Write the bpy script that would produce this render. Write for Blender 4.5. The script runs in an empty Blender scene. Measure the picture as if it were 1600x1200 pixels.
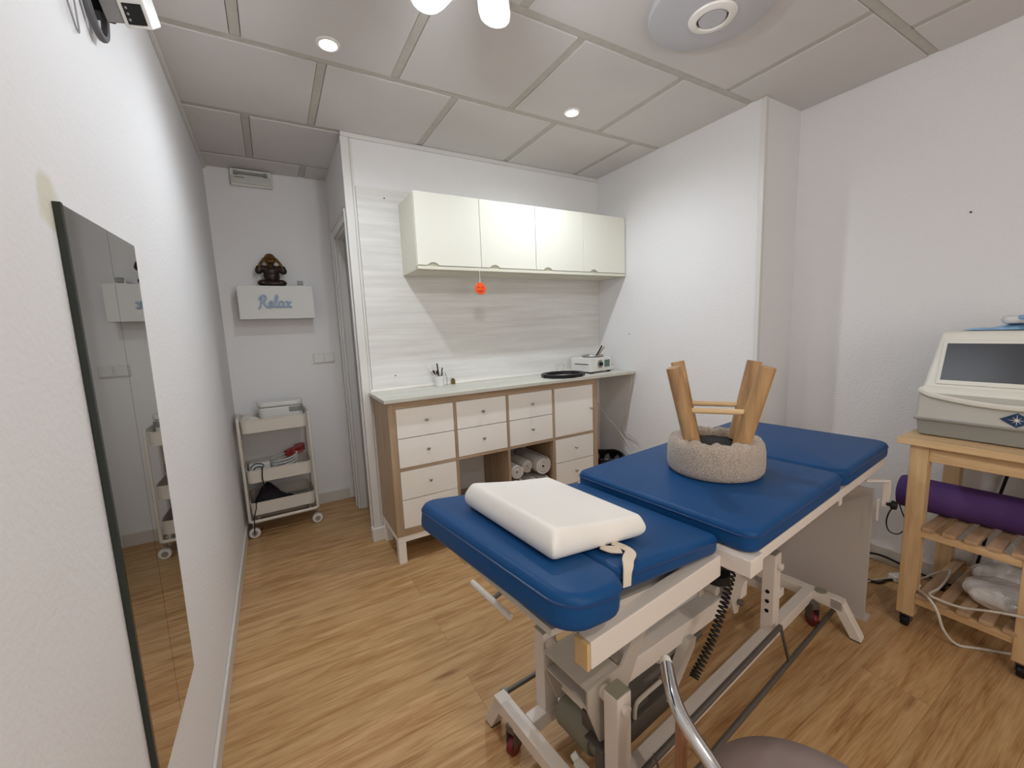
import bpy, bmesh, math, random
from mathutils import Vector, Matrix, Euler
random.seed(7)
PI = math.pi
SC = bpy.context.scene
COL = SC.collection

# ------------------------------------------------------------------ camera
CAMPOS = Vector((0.2746, 0.0, 1.2916))
cam_d = bpy.data.cameras.new('camera'); cam = bpy.data.objects.new('camera', cam_d); COL.objects.link(cam)
cam_d.sensor_width = 36.0; cam_d.lens = 645.47 / 1600 * 36; cam_d.clip_start = 0.02
_R = Vector((0.86475089, -0.50058906, -0.04020566)); _U = Vector((0.10080242, 0.09458717, 0.99039999)); _F = Vector((0.49198046, 0.8605021, -0.13225493))
cam.matrix_world = Matrix(((_R.x, _U.x, -_F.x, CAMPOS.x), (_R.y, _U.y, -_F.y, CAMPOS.y), (_R.z, _U.z, -_F.z, CAMPOS.z), (0, 0, 0, 1)))
SC.camera = cam
# ------------------------------------------------------------------ world, exposure
w = bpy.data.worlds.new('world'); SC.world = w; w.use_nodes = True
w.node_tree.nodes['Background'].inputs[0].default_value = (0.02, 0.02, 0.022, 1)
w.node_tree.nodes['Background'].inputs[1].default_value = 0.3
SC.view_settings.view_transform = 'Standard'; SC.view_settings.look = 'None'
SC.view_settings.gamma = 1.0; SC.view_settings.use_curve_mapping = False
SC.view_settings.exposure = 0.55
# ------------------------------------------------------------------ lights (ceiling lamps and added fill)
H = 2.4232
def light(name, typ, loc, power, color, size=0.03, spot=None, blend=.6, aim=None):
    d = bpy.data.lights.new(name, typ); d.energy = power; d.color = color
    if typ == 'AREA': d.shape = 'DISK'; d.size = size
    else: d.shadow_soft_size = size
    if spot: d.spot_size = math.radians(spot); d.spot_blend = blend
    o = bpy.data.objects.new(name, d); COL.objects.link(o); o.location = loc
    if aim: o.rotation_euler = (Vector(aim) - Vector(loc)).to_track_quat('-Z', 'Y').to_euler()
    return o
COOL = (0.86, 0.93, 1.0); WARM = (1.0, 0.90, 0.80)
DOWN = [(0.58, 1.868), (1.777, 1.868)]
for i, (x, y) in enumerate(DOWN):
    light('spot_or_fill', 'SPOT', (x, y, H - .012), (27, 36)[i], COOL, .03, 165, 1.0)
light('spot_or_fill', 'SPOT', (0.58, -.72, H - .012), 32, WARM, .03, 168, 1.0)  # added warm fill from behind the camera, no fixture modelled
# added fill light behind the camera, set outside a made-up window
wl = light('added_fill_light', 'AREA', (1.15, -1.47, 1.45), 15, (1.0, .93, .86), 1.0, aim=(1.15, 2, 1.35)); wl.data.shape = 'RECTANGLE'; wl.data.size = 1.3; wl.data.size_y = 1.2
light('fan_lamp', 'POINT', (0.80, 0.955, 2.16), 118, COOL, .045)

# ------------------------------------------------------------------ materials
def rgb(h):
    h = h.lstrip('#'); c = [int(h[i:i+2], 16) / 255 for i in (0, 2, 4)]
    return tuple((x / 12.92 if x <= .04045 else ((x + .055) / 1.055) ** 2.4) for x in c) + (1,)
def mat(name, col, rough=.5, metal=0, noise=None, bump=None, coat=0, trans=0, emit=None, spec=.5, alpha=1, sheen=0):
    """noise=(scale, amount, stretch) varies the colour; bump=(scale, strength, dist)."""
    m = bpy.data.materials.new(name); m.use_nodes = True
    nt = m.node_tree; b = nt.nodes['Principled BSDF']; N = nt.nodes.new; Lk = nt.links.new
    c = rgb(col) if isinstance(col, str) else tuple(col) + (1,)
    b.inputs['Base Color'].default_value = c; b.inputs['Roughness'].default_value = rough; b.inputs['Metallic'].default_value = metal
    b.inputs['Specular IOR Level'].default_value = spec
    if coat: b.inputs['Coat Weight'].default_value = coat; b.inputs['Coat Roughness'].default_value = .15
    if trans: b.inputs['Transmission Weight'].default_value = trans
    if sheen: b.inputs['Sheen Weight'].default_value = sheen
    if alpha < 1: b.inputs['Alpha'].default_value = alpha
    if emit: b.inputs['Emission Color'].default_value = tuple(emit[0]) + (1,); b.inputs['Emission Strength'].default_value = emit[1]
    tc = N('ShaderNodeTexCoord')
    if noise:
        mp = N('ShaderNodeMapping'); mp.inputs['Scale'].default_value = noise[2] if len(noise) > 2 else (1, 1, 1)
        n = N('ShaderNodeTexNoise'); n.inputs['Scale'].default_value = noise[0]; n.inputs['Detail'].default_value = 5
        Lk(tc.outputs['Object'], mp.inputs[0]); Lk(mp.outputs[0], n.inputs['Vector'])
        r = N('ShaderNodeValToRGB'); a = noise[1]
        r.color_ramp.elements[0].position = .3; r.color_ramp.elements[1].position = .7
        r.color_ramp.elements[0].color = tuple(x * (1 - a) for x in c[:3]) + (1,)
        r.color_ramp.elements[1].color = tuple(min(1, x * (1 + a)) for x in c[:3]) + (1,)
        Lk(n.outputs['Fac'], r.inputs[0]); Lk(r.outputs[0], b.inputs['Base Color'])
    if bump:
        n2 = N('ShaderNodeTexNoise'); n2.inputs['Scale'].default_value = bump[0]; n2.inputs['Detail'].default_value = 3
        Lk(tc.outputs['Object'], n2.inputs['Vector'])
        bp = N('ShaderNodeBump'); bp.inputs['Strength'].default_value = bump[1]; bp.inputs['Distance'].default_value = bump[2]
        Lk(n2.outputs['Fac'], bp.inputs['Height']); Lk(bp.outputs[0], b.inputs['Normal'])
    return m
WALL = mat('wall_paint', '#e8e7e7', .75, bump=(95, .55, .004), spec=.25)
def make_left_wall():
    m = mat('wall_paint_stained', '#e8e7e7', .75, bump=(80, .4, .003), spec=.25)
    nt = m.node_tree; N = nt.nodes.new; Lk = nt.links.new; b = nt.nodes['Principled BSDF']
    tc = N('ShaderNodeTexCoord'); vd = N('ShaderNodeVectorMath'); vd.operation = 'DISTANCE'; vd.inputs[1].default_value = (.035, .965, 1.555)
    n = N('ShaderNodeTexNoise'); n.inputs['Scale'].default_value = 14; n.inputs['Detail'].default_value = 4
    mx = N('ShaderNodeVectorMath'); mx.operation = 'MULTIPLY_ADD'; mx.inputs[1].default_value = (.07,) * 3
    Lk(tc.outputs['Object'], n.inputs['Vector']); Lk(n.outputs['Color'], mx.inputs[0]); Lk(tc.outputs['Object'], mx.inputs[2])
    Lk(mx.outputs[0], vd.inputs[0])
    r = N('ShaderNodeValToRGB'); r.color_ramp.elements[0].position = .035; r.color_ramp.elements[1].position = .052
    r.color_ramp.elements[0].color = rgb('#d8d5c4'); r.color_ramp.elements[1].color = rgb('#e8e7e7')
    Lk(vd.outputs['Value'], r.inputs[0]); Lk(r.outputs[0], b.inputs['Base Color'])
    return m
WALLL = make_left_wall()
TRIM = mat('white_trim', '#dcdad6', .45)
CEIL = mat('ceiling_tile', '#d6d2cf', .8, noise=(3, .03), bump=(60, .15, .002))
CEILB = mat('ceiling_batten', '#c0bcb3', .7, noise=(30, .06))
CEILD = mat('ceiling_groove', '#4a4642', .9)
def make_floor():
    m = bpy.data.materials.new('oak_laminate'); m.use_nodes = True
    nt = m.node_tree; b = nt.nodes['Principled BSDF']; N = nt.nodes.new; Lk = nt.links.new
    tc = N('ShaderNodeTexCoord')
    br = N('ShaderNodeTexBrick'); br.inputs['Scale'].default_value = 1; br.inputs['Brick Width'].default_value = 1.25; br.inputs['Row Height'].default_value = .19
    br.inputs['Mortar Size'].default_value = .0007; br.inputs['Mortar Smooth'].default_value = .1; br.inputs['Bias'].default_value = 0
    br.inputs['Color1'].default_value = (0, 0, 0, 1); br.inputs['Color2'].default_value = (1, 1, 1, 1); br.inputs['Mortar'].default_value = (.5, .5, .5, 1)
    br.offset = .37
    Lk(tc.outputs['Object'], br.inputs['Vector'])
    # shift the grain per plank
    sc = N('ShaderNodeVectorMath'); sc.operation = 'MULTIPLY_ADD'; sc.inputs[1].default_value = (7.3, 3.1, 0)
    Lk(br.outputs['Color'], sc.inputs[0]); Lk(tc.outputs['Object'], sc.inputs[2])
    mp = N('ShaderNodeMapping'); mp.inputs['Scale'].default_value = (1.1, 13.0, 1); Lk(sc.outputs[0], mp.inputs[0])
    n1 = N('ShaderNodeTexNoise'); n1.inputs['Scale'].default_value = 2.2; n1.inputs['Detail'].default_value = 8; n1.inputs['Roughness'].default_value = .62; n1.inputs['Distortion'].default_value = .7
    Lk(mp.outputs[0], n1.inputs['Vector'])
    mp2 = N('ShaderNodeMapping'); mp2.inputs['Scale'].default_value = (3, 60.0, 1); Lk(sc.outputs[0], mp2.inputs[0])
    n2 = N('ShaderNodeTexNoise'); n2.inputs['Scale'].default_value = 3; n2.inputs['Detail'].default_value = 4; Lk(mp2.outputs[0], n2.inputs['Vector'])
    mx = N('ShaderNodeMix'); mx.data_type = 'FLOAT'; mx.inputs[0].default_value = .35
    Lk(n1.outputs['Fac'], mx.inputs[2]); Lk(n2.outputs['Fac'], mx.inputs[3])
    r = N('ShaderNodeValToRGB'); e = r.color_ramp.elements
    e[0].position = .32; e[0].color = rgb('#8b6438'); e[1].position = .68; e[1].color = rgb('#d0ad80')
    k = e.new(.43); k.color = rgb('#ad8355'); k = e.new(.53); k.color = rgb('#c09a6c')
    Lk(mx.outputs[0], r.inputs[0])
    # darker knots
    mp3 = N('ShaderNodeMapping'); mp3.inputs['Scale'].default_value = (2.2, 9.0, 1); Lk(sc.outputs[0], mp3.inputs[0])
    vo = N('ShaderNodeTexVoronoi'); vo.inputs['Scale'].default_value = .8; Lk(mp3.outputs[0], vo.inputs['Vector'])
    kr = N('ShaderNodeValToRGB'); kr.color_ramp.elements[0].position = .02; kr.color_ramp.elements[0].color = (.5, .42, .36, 1); kr.color_ramp.elements[1].position = .13; kr.color_ramp.elements[1].color = (1, 1, 1, 1)
    Lk(vo.outputs['Distance'], kr.inputs[0])
    m1 = N('ShaderNodeMix'); m1.data_type = 'RGBA'; m1.blend_type = 'MULTIPLY'; m1.inputs[0].default_value = 1
    Lk(r.outputs[0], m1.inputs[6]); Lk(kr.outputs[0], m1.inputs[7])
    # plank tone + seams
    tr = N('ShaderNodeValToRGB'); tr.color_ramp.elements[0].color = (.9, .9, .9, 1); tr.color_ramp.elements[1].color = (1.04, 1.02, 1, 1)
    Lk(br.outputs['Color'], tr.inputs[0])
    m2 = N('ShaderNodeMix'); m2.data_type = 'RGBA'; m2.blend_type = 'MULTIPLY'; m2.inputs[0].default_value = 1
    Lk(m1.outputs[2], m2.inputs[6]); Lk(tr.outputs[0], m2.inputs[7])
    m3 = N('ShaderNodeMix'); m3.data_type = 'RGBA'; m3.blend_type = 'MIX'; Lk(br.outputs['Fac'], m3.inputs[0]); m3.inputs[7].default_value = rgb('#8e6843')
    Lk(m2.outputs[2], m3.inputs[6]); Lk(m3.outputs[2], b.inputs['Base Color'])
    b.inputs['Roughness'].default_value = .42; b.inputs['Specular IOR Level'].default_value = .35
    return m
FLOOR = make_floor()
def make_laminate(name, ca, cb):
    m = bpy.data.materials.new(name); m.use_nodes = True
    nt = m.node_tree; b = nt.nodes['Principled BSDF']; N = nt.nodes.new; Lk = nt.links.new
    tc = N('ShaderNodeTexCoord'); mp = N('ShaderNodeMapping'); mp.inputs['Scale'].default_value = (1.2, 14, 20); Lk(tc.outputs['Object'], mp.inputs[0])
    n = N('ShaderNodeTexNoise'); n.inputs['Scale'].default_value = 1.6; n.inputs['Detail'].default_value = 8; n.inputs['Roughness'].default_value = .65; n.inputs['Distortion'].default_value = .15
    Lk(mp.outputs[0], n.inputs['Vector'])
    r = N('ShaderNodeValToRGB'); r.color_ramp.elements[0].position = .32; r.color_ramp.elements[0].color = rgb(ca); r.color_ramp.elements[1].position = .62; r.color_ramp.elements[1].color = rgb(cb)
    Lk(n.outputs['Fac'], r.inputs[0]); Lk(r.outputs[0], b.inputs['Base Color']); b.inputs['Roughness'].default_value = .4
    return m
LAMI = make_laminate('whitewashed_laminate', '#d2d0cb', '#e4e3df')
LAMC = make_laminate('countertop_laminate', '#bab8ac', '#cfcdc2')
def wood(name, ca, cb, axis=2, rough=.5, sc=1):
    m = bpy.data.materials.new(name); m.use_nodes = True
    nt = m.node_tree; b = nt.nodes['Principled BSDF']; N = nt.nodes.new; Lk = nt.links.new
    s = [22 * sc] * 3; s[axis] = 1.6 * sc
    tc = N('ShaderNodeTexCoord'); mp = N('ShaderNodeMapping'); mp.inputs['Scale'].default_value = s; Lk(tc.outputs['Object'], mp.inputs[0])
    n = N('ShaderNodeTexNoise'); n.inputs['Scale'].default_value = 1.5; n.inputs['Detail'].default_value = 7; n.inputs['Roughness'].default_value = .6; n.inputs['Distortion'].default_value = .4
    Lk(mp.outputs[0], n.inputs['Vector'])
    r = N('ShaderNodeValToRGB'); r.color_ramp.elements[0].position = .33; r.color_ramp.elements[0].color = rgb(ca); r.color_ramp.elements[1].position = .66; r.color_ramp.elements[1].color = rgb(cb)
    Lk(n.outputs['Fac'], r.inputs[0]); Lk(r.outputs[0], b.inputs['Base Color']); b.inputs['Roughness'].default_value = rough
    return m
OAK = wood('greyish_oak', '#a0866b', '#baa287', 2)
OAKH = wood('greyish_oak_horizontal', '#a0866b', '#baa287', 0)
BIRCH = wood('birch', '#bd9a70', '#d8b98d', 2)
BIRCHY = wood('birch_horizontal', '#bd9a70', '#d8b98d', 1)
BIRCHX = wood('birch_slat', '#a5866a', '#bf9f7e', 0)
LOG = wood('peeled_log', '#94704a', '#c29c6c', 2, .55, .8)
DOWEL = wood('pale_dowel', '#cdaa7c', '#dfc296', 0, .5)
WHITE = mat('white_lacquer', '#f3f0ea', .32)
CREAM = mat('cream_gloss_door', '#e6e5d8', .34, coat=.08, spec=.35)
PLASTIC = mat('white_plastic', '#dfdeda', .35)
GREYP = mat('grey_plastic', '#8f8f8e', .5)
DARKP = mat('black_plastic', '#0e0e10', .45, spec=.35)
BLACKR = mat('black_rubber', '#101012', .7)
CHROME = mat('chrome', '#d8dade', .13, 1)
STEEL = mat('brushed_steel', '#b4b4b2', .35, 1)
DSTEEL = mat('dull_grey_steel', '#6b6660', .5, .6)
TABW = mat('cream_painted_steel', '#dcd3ca', .4)
TABW2 = mat('grey_cream_painted_steel', '#b9b1a6', .45)
GREYC = mat('grey_end_cap', '#8c8878', .6)
TANC = mat('tan_end_cap', '#c9a878', .6)
BLUE = mat('blue_vinyl', '#154678', .42, noise=(6, .05), bump=(260, .12, .0006), spec=.16)
BLUED = mat('blue_vinyl_piping', '#16386a', .4)
VINYLW = mat('white_vinyl', '#efece6', .42, noise=(5, .03), bump=(9, .08, .004))
CLOTHW = mat('cream_strap_cloth', '#d5c9b8', .85, bump=(120, .3, .001))
def make_boucle():
    m = mat('boucle_fabric', '#b8a894', .95, sheen=.3)
    nt = m.node_tree; N = nt.nodes.new; Lk = nt.links.new; b = nt.nodes['Principled BSDF']
    tc = N('ShaderNodeTexCoord'); v = N('ShaderNodeTexVoronoi'); v.inputs['Scale'].default_value = 260
    n = N('ShaderNodeTexNoise'); n.inputs['Scale'].default_value = 60
    ad = N('ShaderNodeVectorMath'); ad.operation = 'MULTIPLY_ADD'; ad.inputs[1].default_value = (.012,) * 3
    Lk(tc.outputs['Object'], n.inputs['Vector']); Lk(n.outputs['Color'], ad.inputs[0]); Lk(tc.outputs['Object'], ad.inputs[2]); Lk(ad.outputs[0], v.inputs['Vector'])
    r = N('ShaderNodeValToRGB'); r.color_ramp.elements[0].position = .1; r.color_ramp.elements[0].color = rgb('#cfc3b5'); r.color_ramp.elements[1].position = .75; r.color_ramp.elements[1].color = rgb('#a69585')
    Lk(v.outputs['Distance'], r.inputs[0]); Lk(r.outputs[0], b.inputs['Base Color'])
    bp = N('ShaderNodeBump'); bp.inputs['Strength'].default_value = 1; bp.inputs['Distance'].default_value = .003; bp.invert = True
    Lk(v.outputs['Distance'], bp.inputs['Height']); Lk(bp.outputs[0], b.inputs['Normal'])
    return m
BOUCLE = make_boucle()
PURPLE = mat('purple_foam', '#553674', .8, noise=(4, .12), bump=(90, .3, .001))
TOWEL = mat('white_terry', '#d2ccc6', .95, bump=(220, .8, .003), sheen=.3)
MIRROR = mat('mirror_silver', (.60, .59, .56), .015, 1)
MIRROR2 = mat('tray_mirror', (.8, .8, .82), .05, 1)
GLASSE = mat('dark_glass_edge', '#232a24', .15)
ORANGE = mat('orange_plastic', '#f25a1c', .5)
ORANGED = mat('dark_orange_plastic', '#c93a0c', .5)
GOLD = mat('antique_gold', '#7a5c2e', .28, .85, noise=(45, .4))
BRONZE = mat('dark_bronze', '#33241f', .38, .4, noise=(25, .35))
SIGNBLUE = mat('pale_blue_lettering', '#a3b6cb', .5)
SCREEN = mat('dark_screen', '#26262c', .3, noise=(9, .15))
MACHG = mat('grey_beige_plastic', '#bcbab2', .4)
MACHW = mat('off_white_plastic', '#dedcd2', .35)
MACHD = mat('mid_grey_plastic', '#8f8e88', .45)
LOGO = mat('dark_blue_print', '#1e3a5c', .4, noise=(40, .3))
PACKB = mat('blue_white_wrapper', '#86aed2', .35, noise=(22, .45))
PACKW = mat('white_wrapper', '#d5d4d4', .35, bump=(30, .6, .008))
BAG = mat('crinkled_clear_plastic', '#e2e0de', .18, bump=(38, .8, .010), coat=.5, noise=(14, .06))
TAUPE = mat('taupe_leatherette', '#7f6f6a', .6, bump=(200, .1, .0005))
CABLEW = mat('white_cable', '#cfcac0', .5)
RED = mat('red_cable', '#a31a1c', .4)
REDW = mat('dark_red_wheel', '#6b1620', .4)
GREYCAB = mat('grey_cable', '#5a5a5c', .5)
DARKCLOTH = mat('dark_purple_cloth', '#1d1522', .9, bump=(40, .5, .01))
ESC = mat('seagreen_display', '#52706a', .3)
SHELFW = mat('white_shelf', '#d9d8d4', .45)
DOORG = mat('pale_grey_door', '#a7a4a2', .45)
AMBER = mat('amber_bottle', '#6b5a1e', .2)
BRUSH = mat('brush_hair', '#3a2620', .9)
TANW = mat('tan_wood', '#b58a66', .5)
SKIRT = mat('skirting_white', '#cfcac2', .45)
LENS = mat('lit_lens', (1, 1, 1), .4, emit=((.97, .98, 1), 30))
GLOBE = mat('lit_globe', (1, 1, 1), .4, emit=((.97, .98, 1), 12))
FANW = mat('white_fan_blade', '#eef1f0', .35)
PANELW = mat('white_board', '#b9b1ab', .5)
TUBC = mat('translucent_diffuser', '#c8c8c2', .2, coat=.3)
DOMEM = mat('frosted_lamp_dome', '#c0c0c4', .3)

# ------------------------------------------------------------------ mesh helpers
class MB:
    def __init__(s): s.bm = bmesh.new()
    def _merge(s, b, mi=0, M=None):
        if M is not None: bmesh.ops.transform(b, matrix=M, verts=b.verts)
        for f in b.faces: f.material_index = mi
        me = bpy.data.meshes.new('tmp'); b.to_mesh(me); b.free(); s.bm.from_mesh(me); bpy.data.meshes.remove(me); return s
    def box(s, lo, hi, bev=0, mi=0, M=None, seg=2):
        b = bmesh.new(); bmesh.ops.create_cube(b, size=1)
        c = [(a + d) / 2 for a, d in zip(lo, hi)]; z = [abs(d - a) for a, d in zip(lo, hi)]
        for v in b.verts: v.co = Vector((v.co.x * z[0] + c[0], v.co.y * z[1] + c[1], v.co.z * z[2] + c[2]))
        if bev: bmesh.ops.bevel(b, geom=b.edges[:], offset=min(bev, min(z) * .49), segments=seg, profile=.5, affect='EDGES')
        return s._merge(b, mi, M)
    def prism(s, pts, z0, z1, bev=0, mi=0, M=None, seg=2):
        b = bmesh.new(); vs = [b.verts.new((x, y, z0)) for x, y in pts]; f = b.faces.new(vs)
        r = bmesh.ops.extrude_face_region(b, geom=[f]); nv = [e for e in r['geom'] if isinstance(e, bmesh.types.BMVert)]
        bmesh.ops.translate(b, verts=nv, vec=(0, 0, z1 - z0)); bmesh.ops.recalc_face_normals(b, faces=b.faces)
        if bev:
            ed = [e for e in b.edges if abs(e.verts[0].co.z - e.verts[1].co.z) < 1e-6]
            bmesh.ops.bevel(b, geom=ed, offset=bev, segments=seg, profile=.5, affect='EDGES')
        return s._merge(b, mi, M)
    def cyl(s, p0, p1, r0, r1=None, n=20, mi=0, bev=0):
        p0, p1 = Vector(p0), Vector(p1); r1 = r0 if r1 is None else r1; d = p1 - p0
        b = bmesh.new(); bmesh.ops.create_cone(b, cap_ends=True, segments=n, radius1=r0, radius2=r1, depth=d.length)
        if bev:
            ed = [e for e in b.edges if abs(e.verts[0].co.z - e.verts[1].co.z) < 1e-6]
            bmesh.ops.bevel(b, geom=ed, offset=bev, segments=2, profile=.5, affect='EDGES')
        return s._merge(b, mi, Matrix.Translation((p0 + p1) / 2) @ d.to_track_quat('Z', 'Y').to_matrix().to_4x4())
    def ball(s, c, r, mi=0, n=16, M=None):
        b = bmesh.new(); bmesh.ops.create_uvsphere(b, u_segments=n, v_segments=max(8, n * 2 // 3), radius=1)
        r = (r, r, r) if isinstance(r, (int, float)) else r
        T = Matrix.Translation(c) @ (M if M is not None else Matrix()) @ Matrix.Diagonal((*r, 1))
        return s._merge(b, mi, T)
    def lathe(s, prof, c=(0, 0, 0), n=32, mi=0, M=None):
        b = bmesh.new(); rings = []
        for r, z in prof:
            rings.append([b.verts.new((r * math.cos(2 * PI * k / n), r * math.sin(2 * PI * k / n), z)) for k in range(n)])
        for a, d in zip(rings, rings[1:]):
            for k in range(n): b.faces.new((a[k], a[(k + 1) % n], d[(k + 1) % n], d[k]))
        if prof[0][0] > 1e-5: b.faces.new(rings[0][::-1])
        if prof[-1][0] > 1e-5: b.faces.new(rings[-1])
        bmesh.ops.remove_doubles(b, verts=b.verts, dist=1e-6); bmesh.ops.recalc_face_normals(b, faces=b.faces)
        T = Matrix.Translation(c) @ (M if M is not None else Matrix())
        return s._merge(b, mi, T)
    def tube(s, pts, r, n=8, closed=False, mi=0, smooth=0, flat=None):
        P = [Vector(p) for p in pts]
        if smooth: P = spline(P, smooth, closed)
        b = bmesh.new(); N = len(P); rings = []
        up = None
        for i, p in enumerate(P):
            a = P[(i - 1) % N] if (closed or i > 0) else p; c = P[(i + 1) % N] if (closed or i < N - 1) else p
            t = (c - a)
            if t.length < 1e-9: t = Vector((0, 0, 1))
            t.normalize()
            if up is None:
                up = Vector((0, 0, 1)) if abs(t.z) < .9 else Vector((1, 0, 0))
            x = up - t * up.dot(t)
            if x.length < 1e-6: x = t.orthogonal()
            x.normalize(); y = t.cross(x); up = x
            if isinstance(r, (list, tuple)):
                f = i / (N - 1) * (len(r) - 1); i0 = int(f); rr = r[i0] + (r[min(i0 + 1, len(r) - 1)] - r[i0]) * (f - i0)
            else: rr = r
            ry = rr if flat is None else rr * flat
            rings.append([b.verts.new(p + x * rr * math.cos(2 * PI * k / n) + y * ry * math.sin(2 * PI * k / n)) for k in range(n)])
        m = N if closed else N - 1
        for i in range(m):
            A, B = rings[i], rings[(i + 1) % N]
            for k in range(n): b.faces.new((A[k], A[(k + 1) % n], B[(k + 1) % n], B[k]))
        if not closed: b.faces.new(rings[0][::-1]); b.faces.new(rings[-1])
        bmesh.ops.recalc_face_normals(b, faces=b.faces)
        return s._merge(b, mi)
    def beam(s, p0, p1, wy, wz, bev=.003, mi=0):
        """rectangular bar from p0 to p1"""
        p0, p1 = Vector(p0), Vector(p1); d = p1 - p0; L = d.length
        q = d.to_track_quat('X', 'Z').to_matrix().to_4x4()
        return s.box((0, -wy / 2, -wz / 2), (L, wy / 2, wz / 2), bev, mi, Matrix.Translation(p0) @ q)
def spline(P, k=6, closed=False):
    out = []; N = len(P); m = N if closed else N - 1
    for i in range(m):
        g = lambda j: P[j % N] if closed else P[max(0, min(N - 1, j))]
        p0, p1, p2, p3 = g(i - 1), g(i), g(i + 1), g(i + 2)
        for j in range(k):
            t = j / k
            out.append(.5 * ((2 * p1) + (p2 - p0) * t + (2 * p0 - 5 * p1 + 4 * p2 - p3) * t * t + (3 * p1 - p0 - 3 * p2 + p3) * t ** 3))
    if not closed: out.append(P[-1].copy())
    return out
def tag(o, label=None, cat=None, group=None, kind=None):
    if label: o['label'] = label
    if cat: o['category'] = cat
    if group: o['group'] = group
    if kind: o['kind'] = kind
    return o
FRAME = {}
def finish(mb, name, mats, parent=None, local=False, origin=None, angle=35):
    """link mb as one mesh; coordinates are world ones unless local (= in the thing's own frame)"""
    me = bpy.data.meshes.new(name); bm = mb.bm
    o = bpy.data.objects.new(name, me)
    root = parent
    while root is not None and root.parent is not None: root = root.parent
    if parent is not None:
        if not local: bmesh.ops.transform(bm, matrix=FRAME[root.name].inverted(), verts=bm.verts)
        o.parent = parent
    elif origin is not None:
        bmesh.ops.translate(bm, verts=bm.verts, vec=-Vector(origin)); o.location = origin
    bm.to_mesh(me); bm.free()
    for p in me.polygons: p.use_smooth = True
    me.set_sharp_from_angle(angle=math.radians(angle))
    for m in (mats if isinstance(mats, (list, tuple)) else [mats]): me.materials.append(m)
    COL.objects.link(o)
    if angle < 50:
        wn = o.modifiers.new('weighted', 'WEIGHTED_NORMAL'); wn.keep_sharp = True; wn.weight = 100
    return o
def thing(name, loc, label, cat, group=None, rz=0, M=None):
    o = bpy.data.objects.new(name, None); COL.objects.link(o); o.empty_display_size = .05
    T = M if M is not None else Matrix.Translation(loc) @ Matrix.Rotation(rz, 4, 'Z')
    o.matrix_world = T; FRAME[o.name] = T
    return tag(o, label, cat, group)
def copy_tree(src, loc=None, rz=None):
    def rec(o, par):
        c = o.copy(); COL.objects.link(c); c.parent = par
        for ch in [x for x in COL.objects if x.parent == o]: rec(ch, c)
        return c
    kids = rec(src, None)
    return kids
def struct(name, mb, mats, angle=35): return tag(finish(mb, name, mats, angle=angle), kind='structure')
def rrect(x0, y0, x1, y1, r, n=6):
    pts = []
    for cx, cy, a0 in ((x1 - r, y0 + r, -90), (x1 - r, y1 - r, 0), (x0 + r, y1 - r, 90), (x0 + r, y0 + r, 180)):
        for k in range(n + 1):
            a = math.radians(a0 + 90 * k / n); pts.append((cx + r * math.cos(a), cy + r * math.sin(a)))
    return pts

# ------------------------------------------------------------------ the room
YF, YB, XD, XR, YC, XR2, YN = 3.4323, 2.5936, .7278, 2.5918, 1.3083, 2.9346, -1.35
struct('floor', MB().box((-.1, YN - .1, -.06), (3.3, 3.6, 0)), FLOOR)
struct('wall_left', MB().box((-.1, YN, 0), (0, YF + .1, H + .05)), WALLL)
struct('wall_far', MB().box((0, YF, 0), (XD + .5, YF + .1, H + .05)), WALL)
# wall with the doorway (x = XD), opening y 2.79..3.30, z < 1.96
DY0, DY1, DZ = 2.685, 3.16, 1.96
m = MB(); m.box((XD, YB + .05, 0), (XD + .1, DY0, H + .05)); m.box((XD, DY1, 0), (XD + .1, YF, H + .05)); m.box((XD, DY0, DZ), (XD + .1, DY1, H + .05))
struct('wall_doorway', m, WALL)
struct('wall_back', MB().box((XD, YB, 0), (XR + .1, YB + .1, H + .05)), WALL)
struct('wall_right', MB().box((XR, YC, 0), (XR2 + .1, YB, H + .05)), WALL)
struct('wall_alcove', MB().box((XR2, YN, 0), (XR2 + .1, YC, H + .05)), WALL)
struct('wall_near', MB().box((-.1, YN - .1, 0), (XR2 + .1, YN, .85)).box((-.1, YN - .1, 2.05), (XR2 + .1, YN, H + .05)).box((-.1, YN - .1, .85), (.5, YN, 2.05)).box((1.8, YN - .1, .85), (XR2 + .1, YN, 2.05)), WALL)
m = MB()
for lo, hi in (((.5, .85), (1.8, .90)), ((.5, 2.0), (1.8, 2.05)), ((.5, .90), (.55, 2.0)), ((1.75, .90), (1.8, 2.0)), ((1.13, .90), (1.17, 2.0))): m.box((lo[0], YN - .07, lo[1]), (hi[0], YN - .02, hi[1]), .003)
struct('added_window_1', m, TRIM)  # added window; it and its opening are made up for the fill light
struct('wall_corridor', MB().box((1.22, YB + .1, 0), (1.32, YF, H + .05)), DOORG)
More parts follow.
